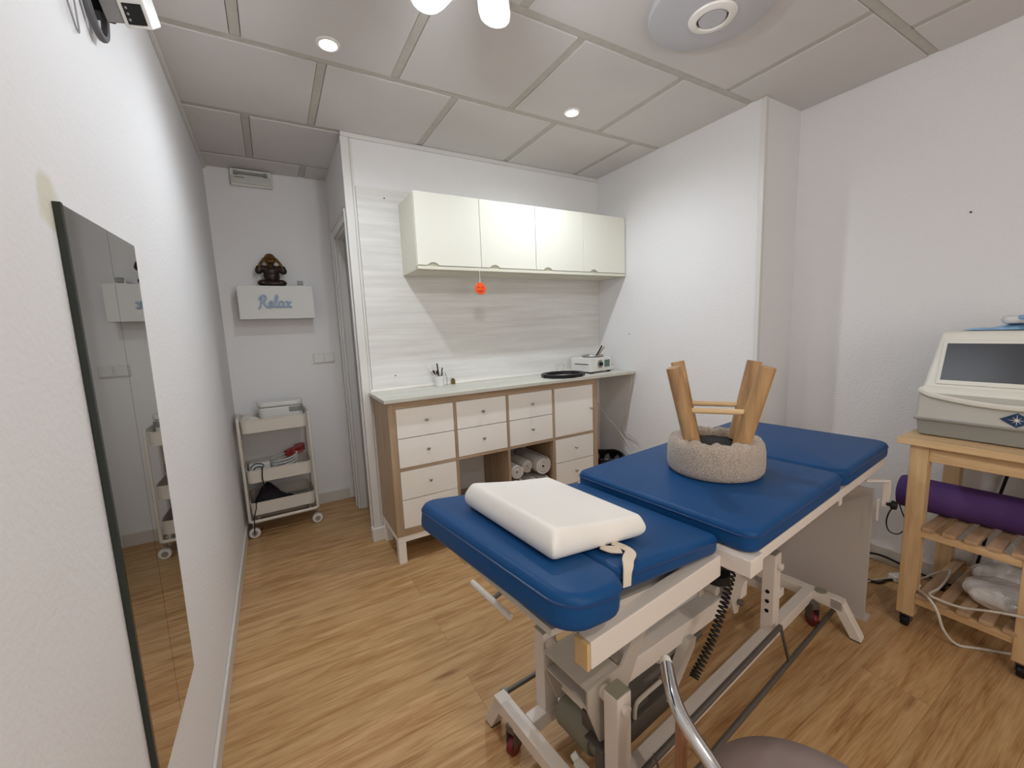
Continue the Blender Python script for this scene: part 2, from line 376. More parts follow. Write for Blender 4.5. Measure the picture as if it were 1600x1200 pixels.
# ceiling: groove slab, battens and tiles in one mesh
m = MB(); m.box((-.1, YN, H + .01), (XR2 + .1, YF + .1, H + .06), mi=2)
rows = [-1.02, -.42, .18, .775, 1.385, 1.992, 2.600, 3.190]; bw_, g = .034, .0022
for y in rows: m.box((0, y - bw_ / 2, H), (XR2, y + bw_ / 2, H + .012), mi=1)
edges = [YN] + rows + [YF]
offs = {0: .27, 1: .57, 2: .57, 3: .57, 4: .57, 5: .27, 6: .57, 7: .27, 8: .57}
offs = {0: .27, 1: .57, 2: .27, 3: .23, 4: .57, 5: .27, 6: .572, 7: .27, 8: .57}
for i in range(len(edges) - 1):
    y0 = edges[i] + (bw_ / 2 if i else 0); y1 = edges[i + 1] - (bw_ / 2 if i < len(edges) - 2 else 0)
    xs = []; x = offs[i]
    while x < XR2: xs.append(x); x += .5965
    if i == 4: xs = [x for x in xs if abs(x - 1.76) > .1]
    for x in xs: m.box((x - bw_ / 2, y0 + g, H), (x + bw_ / 2, y1 - g, H + .012), mi=1)
    bd = [0] + xs + [XR2]
    for a in range(len(bd) - 1):
        xa = bd[a] + (bw_ / 2 + g if a else .001); xb = bd[a + 1] - (bw_ / 2 + g if a < len(bd) - 2 else .001)
        if xb - xa > .02: m.box((xa, y0 + g, H - .004), (xb, y1 - g, H + .012), .0015, 0, seg=1)
struct('ceiling', m, [CEIL, CEILB, CEILD])
# skirting
sk = lambda lo, hi: MB().box(lo, hi, .004)
struct('baseboard_left', sk((0, YN, 0), (.012, YF, .075)), SKIRT)
struct('baseboard_far', sk((.012, YF - .012, 0), (XD - .03, YF, .085)), SKIRT)
struct('baseboard_alcove', sk((XR2 - .012, YN, 0), (XR2, YC, .085)), SKIRT)
struct('baseboard_right', MB().box((XR - .012, YC - .012, 0), (XR, YB, .085), .003).box((XR - .012, YC - .012, 0), (XR2, YC, .085), .003), SKIRT)
# ceiling edge trims
struct('trim_1', MB().box((0, YN, H - .022), (.016, YF, H - .004), .003), TRIM)
struct('trim_2', MB().box((XD - .012, YB - .014, H - .03), (XR, YB, H - .004), .003), TRIM)
# corner trim strip of the laminate wall
struct('trim_3', MB().box((XD - .016, YB - .016, .08), (XD + .03, YB + .02, H - .03), .005).box((XD + .031, YB - .008, .08), (XD + .045, YB, H - .03), .003), TRIM)
struct('trim_4', MB().box((XD - .03, YB - .03, 0), (XD + .055, YB + .03, .085), .006), TRIM)
struct('trim_5', MB().box((XR - .006, YC - .006, .085), (XR + .02, YC + .02, H - .004), .003), TRIM)
# door casing and door
m = MB()
for a, b_ in ((DY0 - .07, DY0), (DY1, DY1 + .07)):
    m.box((XD - .016, a, 0), (XD, b_, DZ + .07), .004); m.box((XD - .024, a if a < DY0 - .01 else b_ - .02, 0), (XD - .014, a + .02 if a < DY0 - .01 else b_, DZ + .07), .004)
m.box((XD - .016, DY0, DZ), (XD, DY1, DZ + .07), .004); m.box((XD - .024, DY0 - .07, DZ + .05), (XD - .014, DY1 + .07, DZ + .07), .004)
m.box((XD, DY0, 0), (XD + .1, DY0 + .015, DZ), .002); m.box((XD, DY1 - .015, 0), (XD + .1, DY1, DZ), .002); m.box((XD, DY0, DZ - .015), (XD + .1, DY1, DZ), .002)
struct('trim_6', m, TRIM)
d = tag(finish(MB().box((XD + .045, DY0 + .25, .008), (XD + .085, DY1 - .016, DZ - .018), .003), 'door_1', DOORG), kind='structure')
FRAME[d.name] = Matrix()
finish(MB().box((XD + .038, DY0 + .28, .98), (XD + .046, DY0 + .315, 1.12), .002).cyl((XD + .03, DY0 + .297, 1.07), (XD + .046, DY0 + .297, 1.07), .012, n=16), 'door_lock', DSTEEL, d)

# laminate wall panel behind the counter
tag(finish(MB().box((XD + .046, YB - .010, .90), (XR - .001, YB, 2.139), .002), 'wall_panel', LAMI, origin=(1.6, YB, .9)), 'whitewashed wood-look panel on the wall behind the counter', 'wall panel')
# plate edge: small screws
for (x, z, l) in ((.933, 2.086, 'tiny dark screw high on the wood-look wall panel left of the cabinet'), (.918, 1.032, 'tiny dark screw low on the wood-look wall panel above the worktop')):
    tag(finish(MB().cyl((x, YB - .0125, z), (x, YB - .0095, z), .004, n=12), 'panel_screw', DARKP, origin=(x, YB - .01, z)), l, 'screw', 'screws in the wall panel')
tag(finish(MB().cyl((XR - .002, 2.256, 1.218), (XR, 2.256, 1.218), .004, n=12), 'wall_plug_hole', DARKP, origin=(XR, 2.256, 1.218)), 'tiny dark hole in the white wall right of the cabinet', 'hole')

# ------------------------------------------------------------------ ceiling things
for i, (x, y) in enumerate(DOWN):
    t = thing('ceiling_spotlight', (x, y, H - .004), ('small lit ceiling spotlight nearer the mirror wall', 'small lit ceiling spotlight above the wall cabinet')[i], 'spotlight', 'recessed ceiling spotlights')
    finish(MB().lathe([(.030, -.001), (.033, -.006), (.043, -.005), (.045, 0), (.030, 0)], n=40), 'bezel', WHITE, t, True)
    finish(MB().lathe([(0, -.003), (.029, -.003), (.029, -.001), (0, -.001)], n=32), 'lens', LENS, t, True)
# round plafond lamp, switched off
t = thing('round_ceiling_lamp', (1.765, 1.045, H - .004), 'large round grey ceiling lamp with a ringed centre, switched off', 'ceiling lamp')
finish(MB().lathe([(.215, 0), (.222, -.014), (.215, -.024), (.18, -.034), (.12, -.042), (.07, -.045), (0, -.045)], n=64), 'diffuser', DOMEM, t, True)
finish(MB().lathe([(.052, -.045), (.054, -.054), (.062, -.056), (.078, -.050), (.082, -.043), (.052, -.043)], n=48), 'ring', WHITE, t, True)
finish(MB().lathe([(0, -.052), (.045, -.052), (.049, -.044), (0, -.044)], n=48), 'centre_disc', DOMEM, t, True)
# ceiling fan with lamp
FC = Vector((.80, .955, 0))
t = thing('ceiling_fan', (FC.x, FC.y, H - .004), 'small white ceiling fan with paddle blades and a lit globe', 'ceiling fan')
finish(MB().lathe([(.05, 0), (.055, -.02), (.03, -.05), (.03, -.16), (.085, -.17), (.09, -.215), (.06, -.235), (0, -.235)], n=32), 'motor_housing', WHITE, t, True)
finish(MB().lathe([(0, -.295), (.02, -.293), (.04, -.28), (.048, -.262), (.042, -.245), (.035, -.235), (0, -.235)], n=32), 'globe', GLOBE, t, True)
for a in (57.5, 105, 165, 225, 285, 345):
    ar = math.radians(a); b = MB()
    L = .292
    pts = []
    prof = [(.07, .018), (.10, .024), (.13, .033), (.16, .041), (.19, .045), (.23, .047), (.26, .043), (.278, .032), (.288, .018), (L, 0)]
    pts = [(x, -y) for x, y in prof] + [(x, y) for x, y in prof[::-1][1:]]
    b.prism(pts, -.004, .004, .003, M=Matrix.Rotation(ar, 4, 'Z') @ Matrix.Translation((0, 0, -.224)) @ Matrix.Rotation(math.radians(9), 4, 'X'))
    finish(b, 'blade', FANW, t, True)

# emergency light on far wall
t = thing('emergency_light', (.265, YF, 2.36), 'long emergency light box high on the far wall under the ceiling', 'emergency light')
finish(MB().box((.145, YF - .045, 2.31), (.385, YF, 2.415), .008), 'housing', PLASTIC, t)
finish(MB().box((.155, YF - .062, 2.318), (.375, YF - .044, 2.372), .008), 'diffuser', TUBC, t)
finish(MB().cyl((.17, YF - .055, 2.386), (.36, YF - .055, 2.386), .008, n=12), 'tube', GREYP, t)
for x_ in (.168, .338): finish(MB().box((x_, YF - .066, 2.374), (x_ + .022, YF - .044, 2.396), .002), 'lamp_holder', MACHD, t)
finish(MB().box((.168, YF - .0635, 2.352), (.225, YF - .0615, 2.357)), 'scorch_mark', DSTEEL, t)
# switches
t = thing('light_switch', (.6, YF, 1.13), 'double white light switch on the far wall beside the door', 'light switch')
finish(MB().box((.527, YF - .010, 1.092), (.678, YF, 1.168), .005), 'cover_plate', TRIM, t)
for a in (.535, .606): finish(MB().box((a, YF - .016, 1.10), (a + .064, YF - .008, 1.16), .003), 'rocker', PLASTIC, t)

# ------------------------------------------------------------------ mirror
t = thing('wall_mirror', (0, 1.15, .44), 'tall frameless mirror in two panels on the left wall', 'mirror')
def quadslab(pts, x0, x1, mi=0):
    m = MB(); b = bmesh.new()
    A = [b.verts.new((x0, y, z)) for y, z in pts]; B = [b.verts.new((x1, y, z)) for y, z in pts]
    b.faces.new(A[::-1]); b.faces.new(B)
    for k in range(4): b.faces.new((A[k], A[(k + 1) % 4], B[(k + 1) % 4], B[k]))
    bmesh.ops.recalc_face_normals(b, faces=b.faces); m._merge(b, mi); return m
finish(quadslab([(.938, .452), (1.1255, .444), (1.158, 1.5225), (.945, 1.516)], .0005, .008), 'mirror_panel', MIRROR, t)
finish(quadslab([(1.1272, .444), (1.302, .436), (1.357, 1.528), (1.1597, 1.5225)], .0005, .008), 'mirror_panel', MIRROR, t)
finish(quadslab([(.929, .450), (.9375, .450), (.9445, 1.517), (.936, 1.517)], .0005, .010), 'edge_strip', GLASSE, t)

# ------------------------------------------------------------------ device on the left wall near the ceiling
t = thing('control_box', (0, 1.4, 2.1), 'white control box with black panels on a bracket high on the left wall', 'control box')
MD = Matrix.Translation((.092, 1.28, 1.985)) @ Matrix.Rotation(math.radians(-8), 4, 'Z') @ Matrix.Rotation(math.radians(-6), 4, 'Y') @ Matrix.Rotation(math.radians(34), 4, 'X') @ Matrix.Translation((0, 0, .085))
finish(MB().box((-.026, 0, -.085), (.024, .10, .17), .004, M=MD), 'case', PLASTIC, t)
finish(MB().box((-.018, -.003, -.078), (.016, .002, -.042), .001, M=MD), 'button_panel', DARKP, t)
finish(MB().box((-.018, -.003, -.034), (.016, .002, .15), .001, M=MD), 'display_panel', DARKP, t)
mm = MB()
for k in range(3): mm.ball((-.012, -.003, -.070 + .010 * k), (.0025, .0015, .0025), M=None, n=10)
bmesh.ops.transform(mm.bm, matrix=MD, verts=mm.bm.verts)
finish(mm, 'button', GREYP, t)
finish(MB().box((-.058, .008, -.078), (-.0265, .08, .17), .003, M=MD), 'side_shell', GREYP, t)
finish(MB().box((0, 1.33, 2.03), (.036, 1.37, 2.26), .003), 'bracket', DARKP, t)
tag(finish(MB().tube([(.0085, 1.20, 2.45), (.010, 1.215, 2.12), (.012, 1.265, 2.0), (.018, 1.315, 1.965), (.022, 1.34, 2.03), (.024, 1.35, 2.30)], .0075, 10, smooth=8), 'power_cable', GREYCAB, origin=(0, 1.3, 2.0)), 'thick grey cable looping down beside the control box', 'cable')
tag(finish(MB().tube([(.003, 1.07, 2.42), (.004, 1.10, 2.10), (.004, 1.155, 1.96), (.006, 1.195, 1.905), (.006, 1.20, 1.97), (.005, 1.19, 2.25)], .0016, 6, smooth=8), 'thin_cable', GREYP, origin=(0, 1.15, 1.92)), 'thin grey wire hanging in a loop near the control box', 'cable')

# ------------------------------------------------------------------ wall cabinet
CX0, CX1, CYF, CZ0, CZ1 = 1.014, 2.586, 2.288, 1.642, 2.056
t = thing('wall_cabinet', (1.8, YB, CZ0), 'long cream wall cabinet with four flap doors above the counter', 'cabinet')
finish(MB().box((CX0, CYF + .019, CZ0), (CX1, YB - .011, CZ1), .001).box((CX0, CYF + .001, CZ0), (CX1, CYF + .03, CZ0 + .018), .001), 'body', mat('cream_board', '#dcdac8', .4), t)
dw = (CX1 - CX0) / 4
for k in range(4):
    x0 = CX0 + dw * k + .0015; x1 = CX0 + dw * (k + 1) - .0015
    n0, n1 = x0 + .055, x0 + .125; zb = CZ0 + .022
    pts = [(x0, zb), (n0, zb)]
    for j in range(1, 8):
        f = j / 8; pts.append((n0 + (n1 - n0) * f, zb + .017 * math.sin(PI * f) ** .7))
    pts += [(n1, zb), (x1, zb), (x1, CZ1), (x0, CZ1)]
    b = MB(); b.prism(pts, 0, .018, .001, M=Matrix(((1, 0, 0, 0), (0, 0, 1, CYF), (0, 1, 0, 0), (0, 0, 0, 1))), seg=1)
    finish(b, 'flap_door', CREAM, t)
# orange hanging pumpkin
ox, oy, oz = 1.383, 2.272, 1.537
t = thing('hanging_pumpkin_ornament', (ox, oy, oz), 'round orange pumpkin-face disc hanging on a string from the wall cabinet', 'ornament')
b = MB(); b.lathe([(0, -.0025), (.034, -.0025), (.036, 0), (.034, .0025), (0, .0025)], n=40, M=Matrix.Rotation(PI / 2, 4, 'X'))
finish(b, 'disc', ORANGE, t, True)
b = MB()
for sx in (-1, 1): b.prism([(sx * .006, .004), (sx * .02, .006), (sx * .013, .016)], -.0045, -.002, M=Matrix(((1, 0, 0, 0), (0, 0, 1, 0), (0, 1, 0, 0), (0, 0, 0, 1))))
b.prism([(-.022, -.006), (-.010, -.010), (0, -.008), (.010, -.010), (.022, -.006), (.014, -.018), (0, -.023), (-.014, -.018)], -.0045, -.002, M=Matrix(((1, 0, 0, 0), (0, 0, 1, 0), (0, 1, 0, 0), (0, 0, 0, 1))))
finish(b, 'face', ORANGED, t, True)
finish(MB().tube([(0, 0, .034), (0, 0, .08), (.001, .006, .130)], .0012, 6), 'string', WHITE, t, True)

# ------------------------------------------------------------------ drawer unit
UX, UY, UZ, UT = .771, 2.22, .159, .925
t = thing('drawer_unit', (UX + .735, 2.4, 0), 'oak-look storage unit with white drawers under the counter', 'storage unit')
b = MB(); UB = YB - .012; W4 = 1.469
finish(b.box((UX, UY, UZ), (UX + .04, UB, UT), .001), 'side_panel', OAK, t)
finish(MB().box((UX + W4 - .04, UY, UZ), (UX + W4, UB, UT), .001), 'side_panel', OAK, t)
finish(MB().box((UX + .04, UY, UT - .04), (UX + W4 - .04, UB, UT), .001), 'top_board', OAKH, t)
finish(MB().box((UX + .04, UY, UZ), (UX + W4 - .04, UB, UZ + .04), .001), 'bottom_board', OAKH, t)
finish(MB().box((UX + .04, UY + .001, UZ + .375), (UX + W4 - .04, UB, UZ + .391), .0005), 'shelf_board', OAKH, t)
cx = [UX + .04 + k * .351 for k in range(4)]
for k in (1, 2, 3): finish(MB().box((cx[k] - .016, UY + .0005, UZ + .04), (cx[k], UB, UT - .04), .0005), 'divider', OAK, t)
b = MB(); b.box((cx[0], UB - .004, UZ + .04), (cx[0] + .35, UB, UT - .04)).box((cx[3], UB - .004, UZ + .04), (cx[3] + .335, UB, UT - .04)).box((cx[1], UB - .004, UZ + .39), (cx[3], UB, UT - .04))
finish(b, 'back_board', OAK, t)
b = MB(); lw = .044
b.box((UX + .001, UY + .002, UZ - .034), (UX + W4 - .001, UY + lw, UZ), .001).box((UX + .001, UB - lw, UZ - .034), (UX + W4 - .001, UB, UZ), .001)
b.box((UX + .001, UY + lw, UZ - .034), (UX + lw, UB - lw, UZ), .001).box((UX + W4 - lw, UY + lw, UZ - .034), (UX + W4 - .001, UB - lw, UZ), .001)
finish(b, 'base_frame', WHITE, t)
for x in (UX + .001, UX + W4 - lw):
    for y in (UY + .002, UB - lw): finish(MB().box((x, y, 0), (x + lw - .001, y + lw - .002, UZ - .034), .001), 'leg', WHITE, t)
def front(x0, z0, x1, z1, name, kx, kz):
    f = finish(MB().box((x0 + .002, UY + .001, z0 + .002), (x1 - .002, UY + .34, z1 - .002), .001), name, WHITE, t)
    K = Matrix.Translation((kx, UY + .001, kz)) @ Matrix.Rotation(PI / 2, 4, 'X')
    finish(MB().lathe([(.0, 0), (.004, 0), (.004, .010), (.0085, .014), (.0095, .020), (.007, .024), (0, .025)], n=20, M=K), 'knob', STEEL, f)
zT, zM = UZ + .391, UZ + .04
for c, zs in ((0, (zT, zM)), (1, (zT,)), (2, (zT,)), (3, (zM,))):
    for z in zs:
        for q in (1, 0):
            a = z + q * .1675; front(cx[c], a, cx[c] + .335, a + .1675, 'drawer', cx[c] + .1675, a + .092)
front(cx[3], zT, cx[3] + .335, zT + .335, 'door', cx[3] + .31, zT + .167)
# countertop
tag(finish(MB().box((UX - .022, UY - .03, UT), (XR - .002, YB - .011, UT + .02), .002), 'countertop', LAMC, origin=(1.6, 2.4, UT)), 'long pale wood-look worktop on the drawer unit', 'worktop')
tag(finish(MB().box((UX - .01, YB - .018, UT + .02), (XR - .004, YB - .0105, UT + .034), .002), 'edge_strip', WHITE, origin=(1.6, YB, UT + .02)), 'thin white sealing strip along the back of the worktop', 'strip')
# towels
def towel(x, z, r, y0, y1, lab, rz=0):
    def prof(r):
        pts = []
        for k in range(64):
            a = k / 63 * 2 * PI * 3.2; rr = r * (.16 + .84 * k / 63); pts.append((rr * math.cos(a), rr * math.sin(a)))
        return pts
    P = prof(r * .93); b = bmesh.new(); th = r * .10; N = len(P)
    outer, inner = [], []
    for k in range(N):
        a = Vector(P[max(0, k - 1)]); c = Vector(P[min(N - 1, k + 1)]); tt = (c - a).normalized(); nn = Vector((tt.y, -tt.x)); p = Vector(P[k])
        outer.append(p + nn * th); inner.append(p - nn * th)
    loop = outer + inner[::-1]
    rows_ = []
    for (yy, s) in ((y0, .96), (y0 + .008, 1), (y1, 1)):
        rows_.append([b.verts.new((q.x * s, yy, q.y * s)) for q in loop])
    M_ = len(loop)
    for A, B in zip(rows_, rows_[1:]):
        for k in range(M_): b.faces.new((A[k], A[(k + 1) % M_], B[(k + 1) % M_], B[k]))
    for k in range(N - 1):
        b.faces.new((rows_[0][k], rows_[0][k + 1], rows_[0][M_ - 2 - k], rows_[0][M_ - 1 - k]))
        b.faces.new((rows_[-1][k], rows_[-1][k + 1], rows_[-1][M_ - 2 - k], rows_[-1][M_ - 1 - k]))
    bmesh.ops.recalc_face_normals(b, faces=b.faces)
    m = MB(); m._merge(b, 0, Matrix.Translation((x, 0, z)) @ Matrix.Rotation(rz, 4, 'Y'))
    return tag(finish(m, 'rolled_towel', TOWEL, origin=(x, y0, z - r)), lab, 'towel', 'rolled towels in the drawer unit')
zb0 = UZ + .04
towel(1.566, zb0 + .172, .050, 2.235, 2.52, 'small rolled white towel leftmost on the pile in the open cubby', 1.0)
towel(1.667, zb0 + .180, .045, 2.27, 2.54, 'rolled white towel in the middle of the pile in the open cubby', 2.2)
towel(1.777, zb0 + .168, .064, 2.245, 2.54, 'fat rolled white towel rightmost on the pile in the open cubby', .4)
for k, (x, r_) in enumerate(((1.574, .059), (1.684, .050), (1.785, .048))):
    towel(x, zb0 + r_, r_, 2.25, 2.53, ('bottom left rolled towel', 'bottom middle rolled towel', 'bottom right rolled towel')[k] + ' under the others in the open cubby')

# ------------------------------------------------------------------ on the counter
CZ = UT + .02
t = thing('brush_pot', (1.178, 2.515, CZ), 'small white pot holding brushes and tools on the worktop', 'pot')
finish(MB().lathe([(0, 0), (.026, 0), (.029, .003), (.032, .068), (.029, .068), (.027, .008), (0, .008)], n=32), 'pot', PLASTIC, t, True)
def stick(nm, p0, p1, r, mm_, lab, cat, tip=None, bend=0):
    T = thing(nm, (1.178 + p0[0], 2.515 + p0[1], CZ + p0[2]), lab, cat, 'tools in the white pot')
    d = Vector(p1) - Vector(p0)
    finish(MB().tube([(0, 0, 0), d * .5 + Vector((bend, 0, 0)), d], r, 8, smooth=4), 'handle', mm_, T, True)
    if tip:
        e = d.normalized(); finish(MB().cyl(d, d + e * tip[0], tip[1], tip[2], 12), 'bristles', tip[3], T, True)
stick('white_brush', (0, 0, .012), (-.062, -.005, .125), .004, WHITE, 'white-handled brush leaning left out of the white pot', 'brush', (.02, .006, .003, WHITE))
stick('makeup_brush', (-.005, .006, .012), (-.030, .004, .075), .004, TANW, 'short tan brush leaning left in the white pot', 'brush', (.028, .009, .013, BRUSH))
stick('wooden_brush', (.0, -.01, .012), (-.012, -.006, .08), .004, TANW, 'wooden brush with brown bristles standing in the white pot', 'brush', (.022, .010, .006, BRUSH))
stick('black_pen', (.003, .0, .012), (-.010, 0, .148), .0045, DARKP, 'tall black pen standing in the white pot', 'pen')
stick('black_tweezers', (-.002, -.012, .012), (.022, -.008, .118), .004, DARKP, 'black tweezers leaning right in the white pot', 'tweezers')
stick('nail_clipper', (.006, .006, .012), (.026, .006, .088), .004, DARKP, 'short black tool hooked over the right rim of the white pot', 'tool')
stick('steel_file', (.008, -.012, .012), (.012, -.014, .095), .003, GREYP, 'grey metal file at the front of the white pot', 'file')
# hanging tweezers outside pot
tag(finish(MB().tube([(1.220, 2.497, CZ + .003), (1.223, 2.500, CZ + .05), (1.214, 2.505, CZ + .085)], .0028, 6, smooth=4), 'grey_tool', GREYP, origin=(1.22, 2.497, CZ)), 'slim grey tool leaning against the right side of the white pot', 'tool')
t = thing('small_bottle', (1.285, 2.552, CZ), 'tiny olive-gold bottle right of the white pot', 'bottle')
finish(MB().box((-.012, -.012, 0), (.012, .012, .030), .003), 'body', AMBER, t, True)
finish(MB().cyl((0, 0, .030), (0, 0, .037), .009, n=16), 'cap', DARKP, t, True)
# black octagonal mirror tray
TRM = Matrix.Translation((2.035, 2.345, CZ)) @ Matrix.Rotation(math.radians(12), 4, 'Z') @ Matrix.Scale(1.14, 4)
t = thing('black_tray', None, 'black faceted round tray with a mirror base on the worktop', 'tray', M=TRM)
oct_ = lambda r, n=12: [(r * math.cos(2 * PI * (k + .5) / n), r * .88 * math.sin(2 * PI * (k + .5) / n)) for k in range(n)]
b = bmesh.new(); R1, R2 = oct_(.145), oct_(.118); z1 = .020
A = [b.verts.new((x, y, 0)) for x, y in R1]; B = [b.verts.new((x, y, z1)) for x, y in R1]; C_ = [b.verts.new((x, y, z1)) for x, y in R2]; D_ = [b.verts.new((x * .98, y * .98, .006)) for x, y in R2]
for P, Q in ((A, B), (B, C_), (C_, D_)):
    for k in range(12): b.faces.new((P[k], P[(k + 1) % 12], Q[(k + 1) % 12], Q[k]))
b.faces.new(A[::-1]); b.faces.new(D_); bmesh.ops.recalc_face_normals(b, faces=b.faces)
m = MB(); m._merge(b); finish(m, 'rim', DARKP, t, True, angle=20)
finish(MB().prism([(x * .95, y * .95) for x, y in R2], .0062, .009), 'mirror', MIRROR2, t, True)
# wax heater
HX = Matrix.Translation((2.362, 2.405, CZ)) @ Matrix.Rotation(math.radians(8), 4, 'Z') @ Matrix.Scale(1.15, 4)
t = thing('wax_heater', None, 'white box wax heater with a dial and metal pot on the worktop', 'wax heater', M=HX)
finish(MB().box((-.115, -.085, .010), (.085, .085, .098), .004), 'case', PLASTIC, t, True)
for (x_, y_) in ((-.11, -.08), (.06, -.08), (-.11, .06), (.06, .06)): finish(MB().box((x_, y_, 0), (x_ + .02, y_ + .02, .0115)), 'foot', BLACKR, t, True)
finish(MB().box((-.060, -.0875, .028), (.072, -.0845, .086), .001), 'front_panel', MACHW, t, True)
finish(MB().cyl((-.03, -.086, .057), (-.03, -.090, .057), .026, n=28), 'dial_plate', MACHD, t, True)
finish(MB().cyl((-.03, -.089, .057), (-.03, -.104, .057), .013, .011, n=20), 'dial', DARKP, t, True)
finish(MB().box((.012, -.0885, .034), (.064, -.0865, .080), .001), 'display', ESC, t, True)
finish(MB().box((-.1175, -.062, .056), (-.114, .05, .061), .001), 'vent_slot', DARKP, t, True)
finish(MB().lathe([(0, .075), (.058, .075), (.062, .108), (.070, .110), (.072, .105), (.058, .098), (.056, .08)], n=40), 'pot', STEEL, t, True)
b_ = HX.to_translation()
def lean(nm, p0, p1, wv, mm_, lab): tag(finish(MB().beam(p0, p1, wv, .009, .003), nm, mm_, origin=p0), lab, 'spatula')
lean('black_spatula', (2.372, 2.395, CZ + .095), (2.428, 2.372, CZ + .195), .014, DARKP, 'black spatula standing in the pot of the wax heater')
lean('wooden_spatula', (2.392, 2.405, CZ + .095), (2.462, 2.383, CZ + .185), .011, TANW, 'wooden spatula standing in the pot of the wax heater')
tag(finish(MB().tube([(2.15 + .036 * math.cos(a), 2.53 + .004 * a / 6, CZ + .040 + .036 * math.sin(a)) for a in [k * .35 for k in range(36)]], .0018, 6), 'coiled_cord', CABLEW, origin=(2.18, 2.53, CZ)), 'coiled thin cord standing against the wall left of the wax heater', 'cord')
t = thing('white_adapter', (2.518, 2.40, CZ), 'small white adapter with its cord right of the wax heater', 'adapter')
finish(MB().box((-.03, -.025, 0), (.03, .02, .032), .008), 'body', PLASTIC, t, True)
finish(MB().tube([(0, 0, .035), (-.02, .0, .045), (0, .01, .05), (.035, .0, .04), (.04, -.02, .015), (.03, -.035, .004), (.0, -.04, .004)], .0025, 6, smooth=6), 'cord', CABLEW, t, True)
tag(finish(MB().lathe([(0, 0), (.016, 0), (.016, .055), (.006, .062), (.006, .075), (0, .075)], c=(2.50, 2.50, CZ), n=20), 'clear_bottle', mat('clear_plastic', '#d5dad8', .1, trans=.7), origin=(2.50, 2.50, CZ)), 'small clear bottle behind the wax heater', 'bottle')
# cords below the worktop
tag(finish(MB().tube([(2.574, 2.215, UT - .002), (2.571, 2.225, .80), (2.573, 2.27, .62), (2.57, 2.30, .50), (2.565, 2.27, .45), (2.56, 2.20, .43), (2.565, 2.14, .42), (2.57, 2.17, .44), (2.57, 2.27, .46), (2.572, 2.30, .40)], .0025, 6, smooth=8), 'white_power_lead', CABLEW, origin=(2.574, 2.215, .4)), 'thin white cord dropping from the worktop end and knotted low on the wall', 'cord')
tag(finish(MB().tube([(2.45, 2.545, .80), (2.47, 2.50, .70), (2.49, 2.42, .60), (2.525, 2.33, .50), (2.55, 2.2, .36)], .0035, 8, smooth=6), 'leaning_cord', CABLEW, origin=(2.5, 2.4, .36)), 'stiff white cord slanting down beside the drawer unit', 'cord')
# bin with black bag
t = thing('waste_bin', (2.425, 2.33, 0), 'black waste bin with a bag liner between drawer unit and wall', 'bin')
finish(MB().lathe([(0, 0), (.10, 0), (.125, .29), (.122, .29), (.098, .006), (0, .006)], n=36), 'bin', GREYP, t, True)
b = MB(); prof = [(.104, .07), (.118, .12), (.124, .17), (.130, .22), (.131, .27), (.137, .298), (.130, .306), (.120, .30), (.117, .22), (.10, .16)]
b.lathe(prof, n=48)
for v in b.bm.verts:
    a = math.atan2(v.co.y, v.co.x); k = 1 + .035 * math.sin(9 * a + v.co.z * 30) * (1 if v.co.z < .28 else .3); v.co.x *= k; v.co.y *= k; v.co.z += .004 * math.sin(5 * a)
finish(b, 'bag_liner', mat('black_bin_bag', '#0d0d11', .3, bump=(40, .5, .01)), t, True)

# ------------------------------------------------------------------ shelf with sign and figurine
t = thing('wall_shelf', (.33, YF, 1.425), 'white box shelf on the far wall carrying the figurine', 'shelf')
finish(MB().box((.108, 3.275, 1.425), (.559, YF, 1.645), .003), 'box', SHELFW, t)
# "Relax" in script strokes
def letters():
    S = {}
    S['R'] = [[(.00, -.03), (.05, .02), (.10, .18), (.15, .48), (.18, .72), (.20, .80)], [(.02, .60), (.06, .78), (.18, .92), (.36, .92), (.42, .76), (.34, .58), (.20, .50), (.30, .40), (.38, .22), (.50, .06), (.62, .06)]]
    S['e'] = [[(.60, .10), (.68, .20), (.78, .34), (.78, .46), (.70, .48), (.62, .36), (.62, .18), (.70, .06), (.82, .08), (.90, .16)]]
    S['l'] = [[(.88, .14), (1.0, .36), (1.10, .70), (1.10, .92), (1.03, .94), (.98, .76), (.97, .40), (1.0, .14), (1.08, .06), (1.18, .14)]]
    S['a'] = [[(1.46, .44), (1.34, .50), (1.22, .38), (1.20, .18), (1.30, .06), (1.42, .18), (1.50, .46), (1.46, .20), (1.52, .06), (1.62, .14)]]
    S['x'] = [[(1.62, .44), (1.70, .50), (1.76, .36), (1.82, .14), (1.90, .06), (1.98, .12)], [(1.96, .46), (1.86, .40), (1.74, .16), (1.64, .06)]]
    return S
for ch, strokes in letters().items(): pass
b = MB(); sx, sz, x0, z0, yy = .098, .088, .222, 1.497, 3.268
for ch, strokes in letters().items():
    for st in strokes: b.tube([(x0 + x * sx + z * .008, yy, z0 + z * sz) for x, z in st], .0062, 8, smooth=5)
o = finish(b, 'relax_lettering', SIGNBLUE, origin=(.32, 3.27, 1.50)); tag(o, 'pale blue script word Relax fixed on the front of the white shelf', 'sign')
